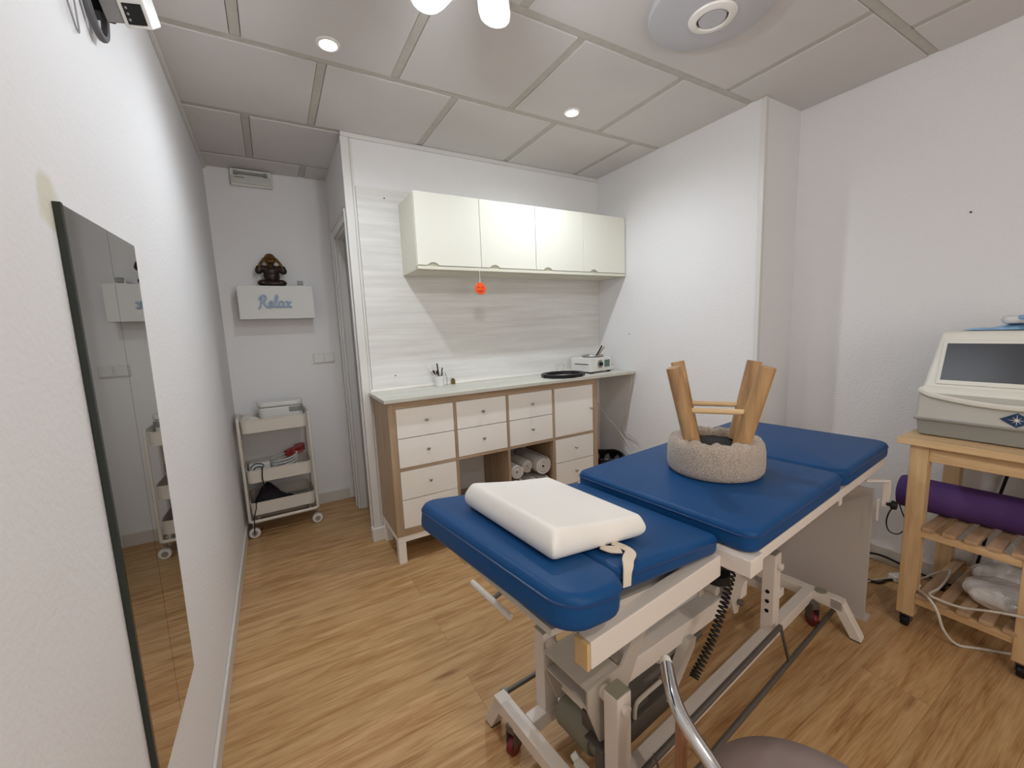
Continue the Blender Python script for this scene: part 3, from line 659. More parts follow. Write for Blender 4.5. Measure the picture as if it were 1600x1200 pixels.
# figurine
BX, BY, BZ = .318, 3.345, 1.645
t = thing('monk_figurine', (BX, BY, BZ), 'dark bronze and gold seated monk figurine on the white shelf', 'figurine')
def organic(parts, vox=.004):
    m = MB()
    for p in parts:
        if len(p) == 2: m.ball(p[0], p[1], n=20)
        else: m.cyl(*p, n=16)
    return m
def remesh(o, vox=.0035, sm=4):
    r = o.modifiers.new('remesh', 'REMESH'); r.mode = 'VOXEL'; r.voxel_size = vox; r.use_smooth_shade = True
    s = o.modifiers.new('smooth', 'SMOOTH'); s.factor = .5; s.iterations = sm
body = organic([((0, 0, .026), (.070, .050, .024)), ((-.055, -.012, .024), (.034, .036, .022)), ((.055, -.012, .024), (.034, .036, .022)), ((0, -.038, .018), (.06, .016, .014)),
                ((0, .006, .070), (.051, .040, .045)), ((0, .006, .105), (.050, .034, .036)), ((0, .004, .130), (.042, .026, .020)),
                ((-.038, .002, .124), (-.074, -.010, .110), .024, .023), ((.038, .002, .124), (.074, -.010, .110), .024, .023),
                ((-.074, -.010, .104), (-.068, -.012, .136), .023, .017), ((.074, -.010, .104), (.068, -.012, .136), .023, .017), ((-.074, -.010, .104), .022), ((.074, -.010, .104), .022)])
o = finish(body, 'robe', BRONZE, t, True, angle=180); remesh(o, .0035, 5)
head = organic([((0, -.002, .186), (.036, .037, .037)), ((0, -.006, .168), (.030, .030, .022)), ((0, -.002, .150), (.018, .018, .02)), ((0, -.042, .180), (.006, .006, .007)), ((-.013, -.038, .168), (.010, .006, .007)), ((.013, -.038, .168), (.010, .006, .007)),
                ((-.037, .0, .182), (.006, .009, .014)), ((.037, .0, .182), (.006, .009, .014)), ((0, -.037, .162), (.012, .004, .003))])
h_ = finish(head, 'head', GOLD, t, True, angle=180); remesh(h_, .0028, 2)
for s_ in (-1, 1):
    m = MB(); m.tube([(s_ * .067, -.013, .132), (s_ * .058, -.018, .152), (s_ * .044, -.024, .170)], [.0105, .0095, .009], 10, smooth=4)
    m.ball((s_ * .039, -.026, .176), (.010, .009, .013), n=14)
    for q in range(4): m.tube([(s_ * (.037 - .001 * q), -.028, .170 + .0055 * q), (s_ * (.027 - .0005 * q), -.037, .174 + .0055 * q), (s_ * (.016), -.042, .176 + .005 * q)], [.0032, .003, .0022], 7, smooth=2)
    m.tube([(s_ * .039, -.028, .166), (s_ * .031, -.037, .160)], [.0035, .003], 7)
    finish(m, 'forearm', GOLD, t, True, angle=180)
m = MB(); m.ball((0, -.034, .128), (.007, .005, .005), n=10); m.tube([(-.022, -.022, .138), (0, -.031, .128), (.022, -.022, .138)], .002, 6, smooth=4)
finish(m, 'necklace', GOLD, t, True)
t = thing('small_ornament', (.488, 3.34, 1.645), 'tiny grey and silver ornament on the right end of the white shelf', 'ornament')
finish(MB().box((-.018, -.012, .012), (.018, .012, .042), .003), 'block', MACHD, t, True)
b = MB()
for sx_ in (-1, 1): b.cyl((sx_ * .022, 0, .0), (sx_ * .022, 0, .03), .004, n=10); b.cyl((sx_ * .018, 0, .022), (sx_ * .034, 0, .024), .003, n=8)
b.box((-.034, -.012, 0), (.030, .012, .010), .003)
finish(b, 'stand', WHITE, t, True)

# ------------------------------------------------------------------ white trolley in the corner
TM = Matrix.Translation((.232, 3.235, 0)) @ Matrix.Rotation(math.radians(1.5), 4, 'Z')
t = thing('white_utility_cart', None, 'white three-tier metal cart on casters in the far left corner', 'cart', M=TM)
CARTW = mat('cart_white_enamel', '#d8d2c8', .4)
hw, hd = .192, .150
def tray(z0, z1):
    b = bmesh.new(); P = rrect(-hw, -hd, hw, hd, .035, 5); n = len(P); s = .985; th = .0025
    lo = [b.verts.new((x * s, y * s, z0)) for x, y in P]; hi = [b.verts.new((x, y, z1)) for x, y in P]
    ih = [b.verts.new((x * .984, y * .98, z1)) for x, y in P]; il = [b.verts.new((x * s * .984, y * s * .98, z0 + .004)) for x, y in P]
    for A, B in ((lo, hi), (hi, ih), (ih, il)):
        for k in range(n): b.faces.new((A[k], A[(k + 1) % n], B[(k + 1) % n], B[k]))
    b.faces.new(lo[::-1]); b.faces.new(il); bmesh.ops.recalc_face_normals(b, faces=b.faces)
    m = MB(); m._merge(b); m.tube([(x, y, z1) for x, y in P], .003, 6, closed=True); return m
TZ = ((.695, .778), (.365, .448), (.148, .230))
for z0, z1 in TZ: finish(tray(z0, z1), 'tray', CARTW, t, True)
for sx_ in (-1, 1):
    X = sx_ * (hw + .012)
    finish(MB().tube([(X, -hd + .02, .105), (X, -hd + .02, .55), (X, -hd + .02, .772), (X, -hd + .03, .785), (X, hd - .03, .785), (X, hd - .02, .772), (X, hd - .02, .55), (X, hd - .02, .105)], .0095, 10), 'upright', CARTW, t, True)
b = MB(); b.tube([(x, y, .11) for x, y in rrect(-hw - .012, -hd - .006, hw + .012, hd + .006, .03, 5)], .0105, 10, closed=True)
finish(b, 'base_rail', CARTW, t, True)
for sx_ in (-1, 1):
    for sy_ in (-1, 1):
        cx_, cy_ = sx_ * (hw - .004), sy_ * (hd - .02)
        m = MB(); m.cyl((cx_, cy_, .068), (cx_, cy_, .105), .007, n=12); m.box((cx_ - .010, cy_ - .004, .030), (cx_ + .014, cy_ - .001, .075), .002).box((cx_ - .012, cy_ - .028, .069), (cx_ + .014, cy_ + .008, .075), .002)
        c_ = finish(m, 'caster', STEEL, t, True)
        finish(MB().cyl((cx_ + .004, cy_ - .026, .0335), (cx_ + .004, cy_ - .006, .0335), .033, n=28, bev=.004), 'wheel', PLASTIC, c_, True); finish(MB().cyl((cx_ + .004, cy_ - .029, .0335), (cx_ + .004, cy_ - .0255, .0335), .017, n=20), 'hub', STEEL, c_, True)
loc = lambda x, y, z: TM @ Vector((x, y, z))
# things in the cart
m = MB(); m.prism(rrect(-.130, -.060, .140, .060, .045, 6), 0, .130, .012)
p = loc(.045, .03, .700); DM = Matrix.Translation(p + Vector((0, 0, .0))) @ Matrix.Rotation(math.radians(-4), 4, 'Z')
t2 = thing('white_device', None, 'rounded white device lying in the top tray of the cart', 'device', M=DM)
finish(m, 'shell', PLASTIC, t2, True)
m = MB(); m.prism(rrect(.03, -.0625, .143, .055, .04, 6), .086, .124, .006); finish(m, 'grey_window', MACHD, t2, True)
m = MB(); m.prism(rrect(-.133, -.062, .143, .062, .046, 6), .131, .165, .010); finish(m, 'lid', PLASTIC, t2, True)
p = loc(-.135, -.055, .700)
t2 = thing('paper_roll', (p.x, p.y, p.z), 'grey and white roll lying left of the white device in the cart', 'roll', rz=.5)
finish(MB().cyl((0, -.05, .0455), (0, .05, .0455), .0445, n=32, bev=.002), 'roll', MACHW, t2, True)
finish(MB().cyl((0, -.0535, .0455), (0, -.049, .0455), .024, n=24), 'core', MACHD, t2, True)
def coil(c, r, n, rr, zz, tilt=0, ph=0):
    return [(c[0] + (r + .004 * math.sin(3 * a)) * math.cos(a + ph), c[1] + (r * .75) * math.sin(a + ph), c[2] + zz * a / (2 * PI) + .004 * math.sin(2 * a) + tilt * math.cos(a)) for a in [k * 2 * PI / 20 for k in range(int(20 * n))]]
p = loc(.035, -.03, .3785); tag(finish(MB().tube(coil(p, .080, 5.5, .004, .020, .016), .005, 8), 'white_hose', mat('translucent_white_hose', '#c9c9ca', .3), origin=p), 'coiled white hose in the middle tray of the cart', 'hose')
p = loc(.105, .045, .470); tag(finish(MB().tube(coil(p, .066, 5.3, .003, .009, .016), .0032, 8), 'red_cable', RED, origin=p), 'coiled red cable in the middle tray of the cart', 'cable')
p = loc(-.145, -.03, .375); tag(finish(MB().tube([loc(-.175, .06, .40), loc(-.16, -.04, .45), loc(-.13, -.08, .475), loc(-.09, -.09, .46), loc(-.12, -.11, .43), loc(-.155, -.09, .41), loc(-.14, -.05, .44), loc(-.10, -.10, .452), loc(-.10, -.158, .455), loc(-.105, -.170, .40), loc(-.10, -.168, .33), loc(-.105, -.16, .29)], .0035, 8, smooth=6), 'black_cable', DARKP, origin=p), 'black cable tangled over the edge of the middle cart tray', 'cable')
p = loc(-.108, .06, .37); tag(finish(MB().box((p.x - .07, p.y - .06, p.z), (p.x + .06, p.y + .05, p.z + .085), .012), 'white_case', PLASTIC, origin=p), 'small white case at the back left of the middle cart tray', 'case')
# dark cloth heap
b = bmesh.new(); G = 26; vs = {}
for i in range(G):
    for j in range(G):
        u_, v_ = i / (G - 1), j / (G - 1); hgt = .15 * math.exp(-((u_ - .28) ** 2 * 9 + (v_ - .4) ** 2 * 5)) + .012 * math.sin(u_ * 17 + v_ * 5) * math.sin(v_ * 14) + .02 * (1 - u_)
        q = loc(-.165 + .27 * u_, -.13 + .25 * v_, 0); vs[i, j] = b.verts.new((q.x, q.y, .156 + max(0, hgt) * math.sin(PI * min(1, max(0, (u_) * 1.02 + .02))) ** .3 * math.sin(PI * min(1, v_ * .96 + .02)) ** .3))
for i in range(G - 1):
    for j in range(G - 1): b.faces.new((vs[i, j], vs[i + 1, j], vs[i + 1, j + 1], vs[i, j + 1]))
m = MB(); m._merge(b); o = finish(m, 'dark_cloth', DARKCLOTH, origin=loc(-.05, 0, .155)); sd = o.modifiers.new('solid', 'SOLIDIFY'); sd.thickness = .003; sd.offset = 1
tag(o, 'dark crumpled cloth heaped in the bottom tray of the cart', 'cloth')
p = loc(.095, .05, .1535); tag(finish(MB().box((p.x - .07, p.y - .08, p.z), (p.x + .07, p.y + .08, p.z + .012), .004, M=None), 'paper_stack', MACHD, origin=p), 'grey flat pad lying in the bottom tray of the cart', 'pad')
tag(finish(MB().tube([loc(-.15, -.13, .19), loc(-.155, -.155, .236), loc(-.16, -.168, .20), loc(-.175, -.168, .15), loc(-.18, -.172, .09), loc(-.185, -.16, .03), loc(-.18, -.12, .005), loc(-.14, -.02, .004)], .003, 8, smooth=6), 'thin_black_cord', DARKP, origin=loc(-.16, -.15, .1)), 'thin black cord hanging from the bottom tray of the cart to the floor', 'cord')

# ------------------------------------------------------------------ massage table   (frame: s along, w across, z up)
TA = math.radians(5.9)
TT = Matrix.Translation((1.2415, .581, 0)) @ Matrix.Rotation(TA, 4, 'Z')
t = thing('massage_table', None, 'blue padded treatment table on a cream steel frame', 'treatment table', M=TT)
WD = .573
def cushion(pts, z0, z1, name, M=None, bev=.016):
    m = MB(); m.prism(pts, z0, z1, bev, seg=4)
    if M is not None: bmesh.ops.transform(m.bm, matrix=M, verts=m.bm.verts)
    c = finish(m, name, BLUE, t, True, angle=60)
    # seam piping a little below the top edge
    cx_ = sum(p[0] for p in pts) / len(pts); cy_ = sum(p[1] for p in pts) / len(pts)
    q = MB(); q.tube([(x, y, z1 - bev - .001) for x, y in pts], .0026, 6, closed=True)
    if M is not None: bmesh.ops.transform(q.bm, matrix=M, verts=q.bm.verts)
    finish(q, 'piping', BLUED, c, True)
    return c
cushion(rrect(0.0, -.045, .640, WD, .04), .708, .770, 'middle_cushion')
cushion(rrect(.652, -.045, 1.205, WD, .055), .708, .770, 'head_cushion')
# near section, tilted up towards its end: wide end bolster + narrower part
HN = Matrix.Translation((-.015, 0, .745)) @ Matrix.Rotation(math.radians(8.2), 4, 'Y') @ Matrix.Translation((.015, 0, -.745))
cushion([(x + (.034 * (1 - (y + .008) / .59) if x < -.5 else 0), y) for x, y in rrect(-.618, -.006, -.412, WD + .006, .06)], .674, .745, 'end_cushion', HN, .018)
cushion(rrect(-.411, .032, -.012, WD - .032, .02), .690, .743, 'foot_cushion', HN)
# frame of the top
def tf(name, mm_, mb, par=None, ang=35): return finish(mb, name, mm_, par if par is not None else t, True, angle=ang)
for w0 in (-.038, WD - .006): tf('side_rail', TABW, MB().box((.040, w0, .674), (1.165, w0 + .040, .706), .004))
tf('cross_rail', TABW, MB().box((-.018, -.048, .660), (.048, WD + .026, .7065), .004))
tf('cross_rail', TABW, MB().box((.60, .014, .66), (.65, WD - .014, .704), .004))
tf('cross_rail', TABW, MB().box((1.125, .014, .66), (1.165, WD - .014, .704), .004))
for w0 in (.028, WD - .068):
    r_ = tf('foot_rail', TABW, MB().box((-.497, w0, .630), (-.012, w0 + .036, .690), .004))
    tf('end_cap', TANC, MB().box((-.507, w0 + .0005, .631), (-.4975, w0 + .0355, .689), .002), r_)
tf('cushion_board', TABW2, MB().box((-.56, .06, .640), (-.03, WD - .06, .654), .002, M=HN))
# handle on the far side of the foot section
m = MB(); m.cyl((-.425, .617, .486), (-.425, .405, .488), .0095, n=14); tf('lever_bar', TABW, m)
m = MB(); m.tube([(-.425, .505, .486), (-.36, .505, .51), (-.26, .51, .60), (-.22, .52, .635)], .007, 8, smooth=5); tf('lever_arm', DSTEEL, m)
# base
WR, WL = .128, .403
for w0 in (WR, WL - .005): tf('base_beam', TABW, MB().box((-.380, w0 - .020, .098), (.925, w0 + .020, .143), .004))
for s0, s1 in ((-.420, -.380), (.925, .965)):
    cb = tf('base_crossbeam', TABW, MB().box((s0, .005, .098), (s1, .530, .143), .004))
    for (wa, wb) in ((.030, -.058), (.505, .590)):
        sg = 1 if wb > wa else -1
        P = [(wa - sg * .02, .1435), (wa - sg * .02, .098), (wa + sg * .0, .095), (wb - sg * .035, .004), (wb, .004), (wb + sg * .0, .016), (wa + sg * .022, .137), (wa + sg * .012, .1435)]
        m = MB(); m.prism(P, 0, s1 - s0, .002, M=Matrix(((0, 0, 1, s0), (1, 0, 0, 0), (0, 1, 0, 0), (0, 0, 0, 1))), seg=1)
        bmesh.ops.recalc_face_normals(m.bm, faces=m.bm.faces)
        lg = tf('leg', TABW, m)
        tf('rubber_foot', BLACKR, MB().box((s0 + .001, min(wb, wb - sg * .036), 0), (s1 - .001, max(wb, wb - sg * .036), .0045), .001), lg)
tf('adjuster_cap', GREYC, MB().cyl((.945, .088, .1425), (.945, .088, .147), .021, n=28))
# front posts
for w0 in (WR, WL):
    p_ = tf('front_post', TABW, MB().box((-.330, w0 - .0225, .14), (-.278, w0 + .0225, .398), .004))
    tf('post_cap', GREYC, MB().box((-.3285, w0 - .021, .398), (-.2795, w0 + .021, .402), .002), p_)
    sg = -1 if w0 == WR else 1
    tf('axle_bolt', TABW, MB().cyl((-.305, w0 + sg * .022, .362), (-.305, w0 + sg * .034, .362), .014, n=16, bev=.003), p_)
tf('axle', TABW, MB().cyl((-.305, WR + .02, .362), (-.305, WL - .02, .362), .018, n=20))
tf('lower_axle', TABW, MB().cyl((-.290, WR + .02, .245), (-.290, WL - .02, .245), .014, n=18))
# lift box between the posts with its two swept side plates
m = MB(); m.box((-.360, .178, .385), (-.235, .335, .391), .001).box((-.360, .178, .338), (-.235, .335, .344), .001).box((-.240, .178, .270), (-.234, .335, .391), .001)
tf('lift_box', TABW2, m)
for w0 in (.175, .338):
    P = [(-.362, .393), (-.362, .335), (-.320, .222), (-.278, .208), (-.250, .232), (-.200, .330), (-.120, .46), (.03, .56), (.05, .64), (-.03, .64), (-.235, .393)]
    m = MB(); m.prism(P, 0, .006, M=Matrix(((1, 0, 0, 0), (0, 0, 1, w0 - .003), (0, 1, 0, 0), (0, 0, 0, 1))), seg=1)
    bmesh.ops.recalc_face_normals(m.bm, faces=m.bm.faces); tf('lift_plate', TABW2, m)
# main lifting arm
tf('lift_arm', TABW, MB().beam((-.27, .215, .337), (.50, .215, .298), .060, .062, .005))
# motor
m = MB(); m.cyl((-.27, .215, .165), (-.27, .345, .165), .056, n=32, bev=.008); m.cyl((-.27, .180, .165), (-.27, .215, .165), .046, n=28)
mo = tf('motor', mat('grey_green_motor', '#7f7b6a', .45), m)
tf('motor_bracket', DSTEEL, MB().box((-.335, .152, .140), (-.24, .178, .215), .003).box((-.335, .152, .208), (-.24, .215, .214), .001))
tf('motor_plug', MACHW, MB().cyl((-.345, .25, .115), (-.33, .245, .125), .011, n=14).box((-.355, .20, .105), (-.325, .24, .118), .003), mo)
m = MB(); m.cyl((-.28, .215, .22), (.25, .235, .21), .018, n=16); m.box((-.31, .185, .19), (-.10, .250, .25), .004); tf('actuator', DSTEEL, m)
tf('actuator_cover', DSTEEL, MB().box((-.235, .172, .125), (.0, .262, .188), .006))
tf('actuator_rod', TABW2, MB().cyl((-.05, .225, .215), (.36, .24, .27), .011, n=12))
m = MB(); m.tube([(-.18, .172, .20), (-.175, .172, .235), (-.15, .172, .245), (-.06, .172, .245)], .006, 8, smooth=4); tf('cable_guard', TABW2, m)
tf('rocker_bracket', TABW2, MB().prism([(0, .16), (.02, .15), (.14, .27), (.15, .30), (.11, .31)], 0, .03, .002, M=Matrix(((1, 0, 0, -.03), (0, 0, 1, .165), (0, 1, 0, 0), (0, 0, 0, 1)))))
tf('rocker_bracket', TABW2, MB().prism([(.04, .10), (.09, .10), (.17, .20), (.14, .23)], 0, .03, .002, M=Matrix(((1, 0, 0, .12), (0, 0, 1, .28), (0, 1, 0, 0), (0, 0, 0, 1)))))
# strap on the far base beam
tf('velcro_strap', DSTEEL, MB().box((.135, WL - .024, .093), (.165, WL + .022, .0965), .001).box((.135, WL - .024, .093), (.165, WL - .0215, .148), .001).box((.135, WL - .024, .1445), (.165, WL + .022, .148), .001))
# rear posts, pivots
for w0 in (WR, WL):
    p_ = tf('rear_post', TABW, MB().box((.528, w0 - .022, .14), (.580, w0 + .022, .445), .004))
    tf('post_cap', GREYC, MB().box((.530, w0 - .020, .445), (.578, w0 + .020, .449), .002), p_)
    sg = -1 if w0 == WR else 1
    tf('axle_bolt', TABW, MB().cyl((.555, w0 + sg * .022, .40), (.555, w0 + sg * .036, .40), .013, n=16, bev=.003), p_)
    b = MB()
    for z in (.30, .262, .224): b.cyl((.5265, w0, z), (.530, w0, z), .007, n=14)
    tf('adjusting_hole', DARKP, b, p_)
tf('rear_axle', TABW, MB().cyl((.555, WR + .02, .40), (.555, WL - .02, .40), .016, n=18))
tf('rear_link', TABW, MB().box((.56, .10, .27), (.60, WL + .02, .30), .003).box((.48, .16, .37), (.52, WL - .05, .44), .004))
for w0 in (.150, .385):
    P = [(.30, .36), (.33, .29), (.355, .285), (.375, .36), (.46, .46), (.44, .54), (.36, .64), (.28, .64)]
    m = MB(); m.prism(P, 0, .008, M=Matrix(((1, 0, 0, 0), (0, 0, 1, w0), (0, 1, 0, 0), (0, 0, 0, 1))), seg=1)
    bmesh.ops.recalc_face_normals(m.bm, faces=m.bm.faces); tf('pivot_plate', TABW2, m)
tf('pivot_bolt', DSTEEL, MB().cyl((.39, .145, .42), (.39, .128, .42), .013, n=16, bev=.002).cyl((.35, .145, .33), (.35, .13, .33), .011, n=14, bev=.002))
tf('pivot_block', TABW2, MB().box((.29, .15, .60), (.46, .39, .652), .004))
# black knob and bracket under the cross rail
tf('height_knob', DARKP, MB().lathe([(0, 0), (.012, 0), (.014, .02), (.036, .028), (.038, .052), (.02, .060), (0, .060)], c=(.105, .10, .59), n=20, M=Matrix.Rotation(PI, 4, 'X')))
m = MB(); m.prism([(.12, .44), (.18, .44), (.19, .485), (.17, .65), (.12, .65)], 0, .006, M=Matrix(((1, 0, 0, 0), (0, 0, 1, .16), (0, 1, 0, 0), (0, 0, 0, 1)))); m.cyl((.155, .12, .465), (.155, .162, .465), .015, n=16, bev=.003)
tf('knob_bracket', TABW2, m)
# coiled cable
pts = []; Pc = spline([Vector((.235, .105, .64)), Vector((.215, .105, .54)), Vector((.165, .105, .43)), Vector((.085, .105, .33)), Vector((.01, .11, .262))], 60)
N_ = len(Pc); turns = 36
for k in range(turns * 8):
    f = k / (turns * 8 - 1) * (N_ - 1); i0 = int(f); p = Pc[i0].lerp(Pc[min(N_ - 1, i0 + 1)], f - i0); tt = (Pc[min(N_ - 1, i0 + 1)] - Pc[max(0, i0 - 1)]).normalized()
    x_ = Vector((0, 1, 0)); y_ = tt.cross(x_).normalized(); a = k / 8 * 2 * PI
    pts.append(p + x_ * .0115 * math.cos(a) + y_ * .0115 * math.sin(a))
tf('coiled_cable', BLACKR, MB().tube(pts, .0031, 5))
# foot-operated bars
m = MB(); m.cyl((-.31, .062, .035), (1.03, .062, .035), .0085, n=12); tf('foot_bar', DSTEEL, m)
m = MB(); m.cyl((-.33, .085, .170), (.54, .085, .180), .0085, n=12); tf('link_bar', DSTEEL, m)
for s0 in (.56, -.19): tf('bar_link', DSTEEL, MB().beam((s0 - .02, .085, .180), (s0 + .01, .062, .035), .018, .006, .001))
m = MB(); m.cyl((-.375, .535, .118), (.98, .535, .060), .008, n=12); fb = tf('foot_bar', DSTEEL, m)
tf('end_disc', GREYC, MB().cyl((-.382, .535, .118), (-.368, .535, .118), .017, n=24, bev=.003), fb)
# casters
for (s0, w0, rz) in ((-.405, .445, .3), (-.405, .085, .2), (.90, .445, .5), (.90, .10, 1.0)):
    Mx = Matrix.Translation((s0, w0, 0)) @ Matrix.Rotation(rz, 4, 'Z'); m = MB()
    m.box((-.020, -.016, .035), (.020, -.013, .085), .002, M=Mx).box((-.020, .013, .035), (.020, .016, .085), .002, M=Mx).box((-.020, -.016, .082), (.020, .016, .108), .003, M=Mx)
    c_ = tf('caster', DSTEEL, m)
    m = MB(); m.cyl((0, -.011, .031), (0, .011, .031), .030, n=24, bev=.004); bmesh.ops.transform(m.bm, matrix=Mx, verts=m.bm.verts); tf('wheel', REDW, m, c_)
# accessory bracket at the head end
m = MB(); m.beam((.93, -.03, .668), (1.0, -.082, .664), .022, .006, .001); m.beam((1.0, -.082, .667), (1.0, -.082, .560), .022, .006, .001); m.prism(rrect(-.008, .50, .008, .59, .0075, 4), 0, .004, M=Matrix(((1, 0, 0, .985), (0, 0, 1, -.066), (0, 1, 0, 0), (0, 0, 0, 1))))
br_ = tf('accessory_bracket', TABW, m)
tf('clamp_knob', DARKP, MB().cyl((1.0, -.085, .572), (1.0, -.104, .572), .007, n=12).cyl((1.0, -.098, .572), (1.0, -.115, .572), .018, .016, n=10, bev=.003), br_)
tf('rail_tab', TABW, MB().box((.69, -.024, .632), (.715, -.018, .658), .002))

# white board standing under the head end
BM_ = TT
t = thing('white_board', None, 'plain white board standing upright beneath the head end of the treatment table', 'board', M=TT @ Matrix.Translation((1.10, .25, 0)) @ Matrix.Rotation(math.radians(0), 4, 'Z'))
finish(MB().box((-.008, -.275, .012), (.008, .275, .585), .002), 'board', PANELW, t, True)
for y_ in (-.285, .225): finish(MB().box((-.012, y_, 0), (.045, y_ + .06, .0125), .002), 'foot', PANELW, t, True)

# ------------------------------------------------------------------ pillow on the foot cushion
PM = TT @ HN @ Matrix.Translation((-.372, .292, .7475)) @ Matrix.Rotation(math.radians(-.6), 4, 'Z')
t = thing('white_pillow', None, 'white vinyl wedge pillow lying on the near end of the blue table', 'pillow', M=PM)
b = bmesh.new(); GX, GY = 22, 30; PX, PY = .305, .372
prof = lambda u: .068 - .004 * math.sin(PI * u) - .012 * u
top, bot = {}, {}
def edge(q): # rounding
    return (1 - (1 - min(1, q / .05)) ** 2.2) ** (1 / 2.2)
for i in range(GX + 1):
    for j in range(GY + 1):
        u_, v_ = i / GX, j / GY; d_ = min(u_ * PX, (1 - u_) * PX, v_ * PY, (1 - v_) * PY) / .30
        x, y = (u_ - .5) * PX, (v_ - .5) * PY; e_ = edge(d_)
        z = prof(u_)
        top[i, j] = b.verts.new((x * (1 + 0 * e_), y, z * (.55 + .45 * e_)))
        if i in (0, GX) or j in (0, GY): pass
        bot[i, j] = b.verts.new((x * .985, y * .985, .010 * (1 - e_)))
for i in range(GX):
    for j in range(GY):
        b.faces.new((top[i, j], top[i + 1, j], top[i + 1, j + 1], top[i, j + 1])); b.faces.new((bot[i, j], bot[i, j + 1], bot[i + 1, j + 1], bot[i + 1, j]))
for i in range(GX):
    for j in (0, GY): b.faces.new((top[i, j], top[i + 1, j], bot[i + 1, j], bot[i, j]))
for j in range(GY):
    for i in (0, GX): b.faces.new((top[i, j], top[i, j + 1], bot[i, j + 1], bot[i, j]))
bmesh.ops.recalc_face_normals(b, faces=b.faces)
m = MB(); m._merge(b); o = finish(m, 'pillow_body', VINYLW, t, True, angle=180)
ss = o.modifiers.new('sub', 'SUBSURF'); ss.levels = 1; ss.render_levels = 2

def ribbon(pts, wid, th, nrm):
    P = spline([Vector(p) for p in pts], 6); b = bmesh.new(); rows_ = []
    for i, p in enumerate(P):
        tt = (P[min(len(P) - 1, i + 1)] - P[max(0, i - 1)]).normalized(); f = i / (len(P) - 1) * (len(nrm) - 1); i0 = int(f)
        n_ = Vector(nrm[i0]).lerp(Vector(nrm[min(len(nrm) - 1, i0 + 1)]), f - i0).normalized(); s_ = tt.cross(n_).normalized()
        rows_.append([b.verts.new(p + s_ * wid / 2 * a + n_ * th * c) for a, c in ((-1, 0), (1, 0), (1, 1), (-1, 1))])
    for A, B in zip(rows_, rows_[1:]):
        for k in range(4): b.faces.new((A[k], A[(k + 1) % 4], B[(k + 1) % 4], B[k]))
    b.faces.new(rows_[0][::-1]); b.faces.new(rows_[-1]); bmesh.ops.recalc_face_normals(b, faces=b.faces); m = MB(); m._merge(b); return m
finish(ribbon([(.035, -.178, .006), (.045, -.200, .004), (.040, -.225, .0035), (.010, -.243, .0035), (-.010, -.258, .002), (-.020, -.266, -.010), (-.022, -.269, -.035)], .024, .002, [(0, 0, 1), (0, 0, 1), (.1, -.2, 1), (0, -.3, 1), (0, -1, .4), (0, -1, 0)]), 'strap', CLOTHW, t, True)
finish(ribbon([(-.005, -.180, .006), (.005, -.196, .005), (.028, -.208, .004)], .022, .002, [(0, 0, 1), (0, -.3, 1), (0, -.3, 1)]), 'strap_end', CLOTHW, t, True)

# ------------------------------------------------------------------ upside-down boucle stool on the table
SX = TT @ Vector((.374, .257, .770))
SM = Matrix.Translation(SX) @ Matrix.Rotation(math.radians(-52), 4, 'Z')
t = thing('boucle_stool', None, 'round cream boucle stool lying upside down on the blue table, legs up', 'stool', M=SM)
b = MB(); b.lathe([(0, 0), (.135, 0), (.148, .004), (.155, .016), (.157, .035), (.156, .080), (.152, .104), (.142, .117), (.124, .123), (.108, .119), (.100, .108), (.098, .090)], n=72)
for v in b.bm.verts:
    a = math.atan2(v.co.y, v.co.x)
    if v.co.z > .11: v.co.z += .004 * math.sin(11 * a) + .003 * math.sin(23 * a + 1)
    r_ = math.hypot(v.co.x, v.co.y)
    if .09 < r_ < .13 and v.co.z > .088: k = 1 + .03 * math.sin(13 * a); v.co.x *= k; v.co.y *= k
pad = finish(b, 'seat', BOUCLE, t, True, angle=60)
finish(MB().lathe([(0, .092), (.103, .092), (.103, .096), (0, .096)], n=40), 'underside', BLACKR, t, True)
for sx_ in (-1, 1):
    for sy_ in (-1, 1):
        p0 = Vector((sx_ * .072, sy_ * .058, .097)); p1 = Vector((sx_ * (.138 if sy_ < 0 else .126), sy_ * .085, .372 if sy_ < 0 else .376))
        m = MB(); m.cyl(p0, p1, .027, .024, n=18, bev=.003)
        finish(m, 'leg', LOG, t, True)
for sy_ in (-1, 1): finish(MB().cyl((-.09, sy_ * .069, .222), (.09, sy_ * .069, .222), .0095, n=14), 'stretcher', DOWEL, t, True)

# ------------------------------------------------------------------ chair in the foreground
t = thing('foreground_chair', (.96, .255, 0), 'round taupe chair seat with a chrome tube in the right foreground', 'chair')
finish(MB().lathe([(0, .405), (.165, .405), (.182, .415), (.187, .430), (.180, .445), (.14, .452), (0, .454)], n=64), 'seat', TAUPE, t, True, angle=60)
m = MB(); m.tube([(-.043, .268, .585), (-.076, .228, .575), (-.092, .197, .562), (-.097, .163, .545), (-.098, .12, .522), (-.115, .05, .495), (-.16, -.06, .460), (-.205, -.12, .38), (-.20, -.15, .18), (-.19, -.17, .0)], .0135, 14, smooth=8)
tb = finish(m, 'chrome_tube', CHROME, t, True)
finish(MB().cyl((-.042, .2695, .5853), (-.032, .281, .588), .0130, .010, n=16, bev=.002), 'tube_cap', MACHW, tb, True)
finish(MB().cyl((.0, .0, .30), (.0, .0, .406), .03, n=20), 'seat_support', DSTEEL, t, True)
for a in (45, 135, 225, 315):
    c_, s_ = math.cos(math.radians(a)), math.sin(math.radians(a))
    finish(MB().tube([(c_ * .02, s_ * .02, .32), (c_ * .10, s_ * .10, .32), (c_ * .13, s_ * .13, .28), (c_ * .16, s_ * .16, .0)], .011, 12, smooth=5), 'leg', CHROME, t, True)
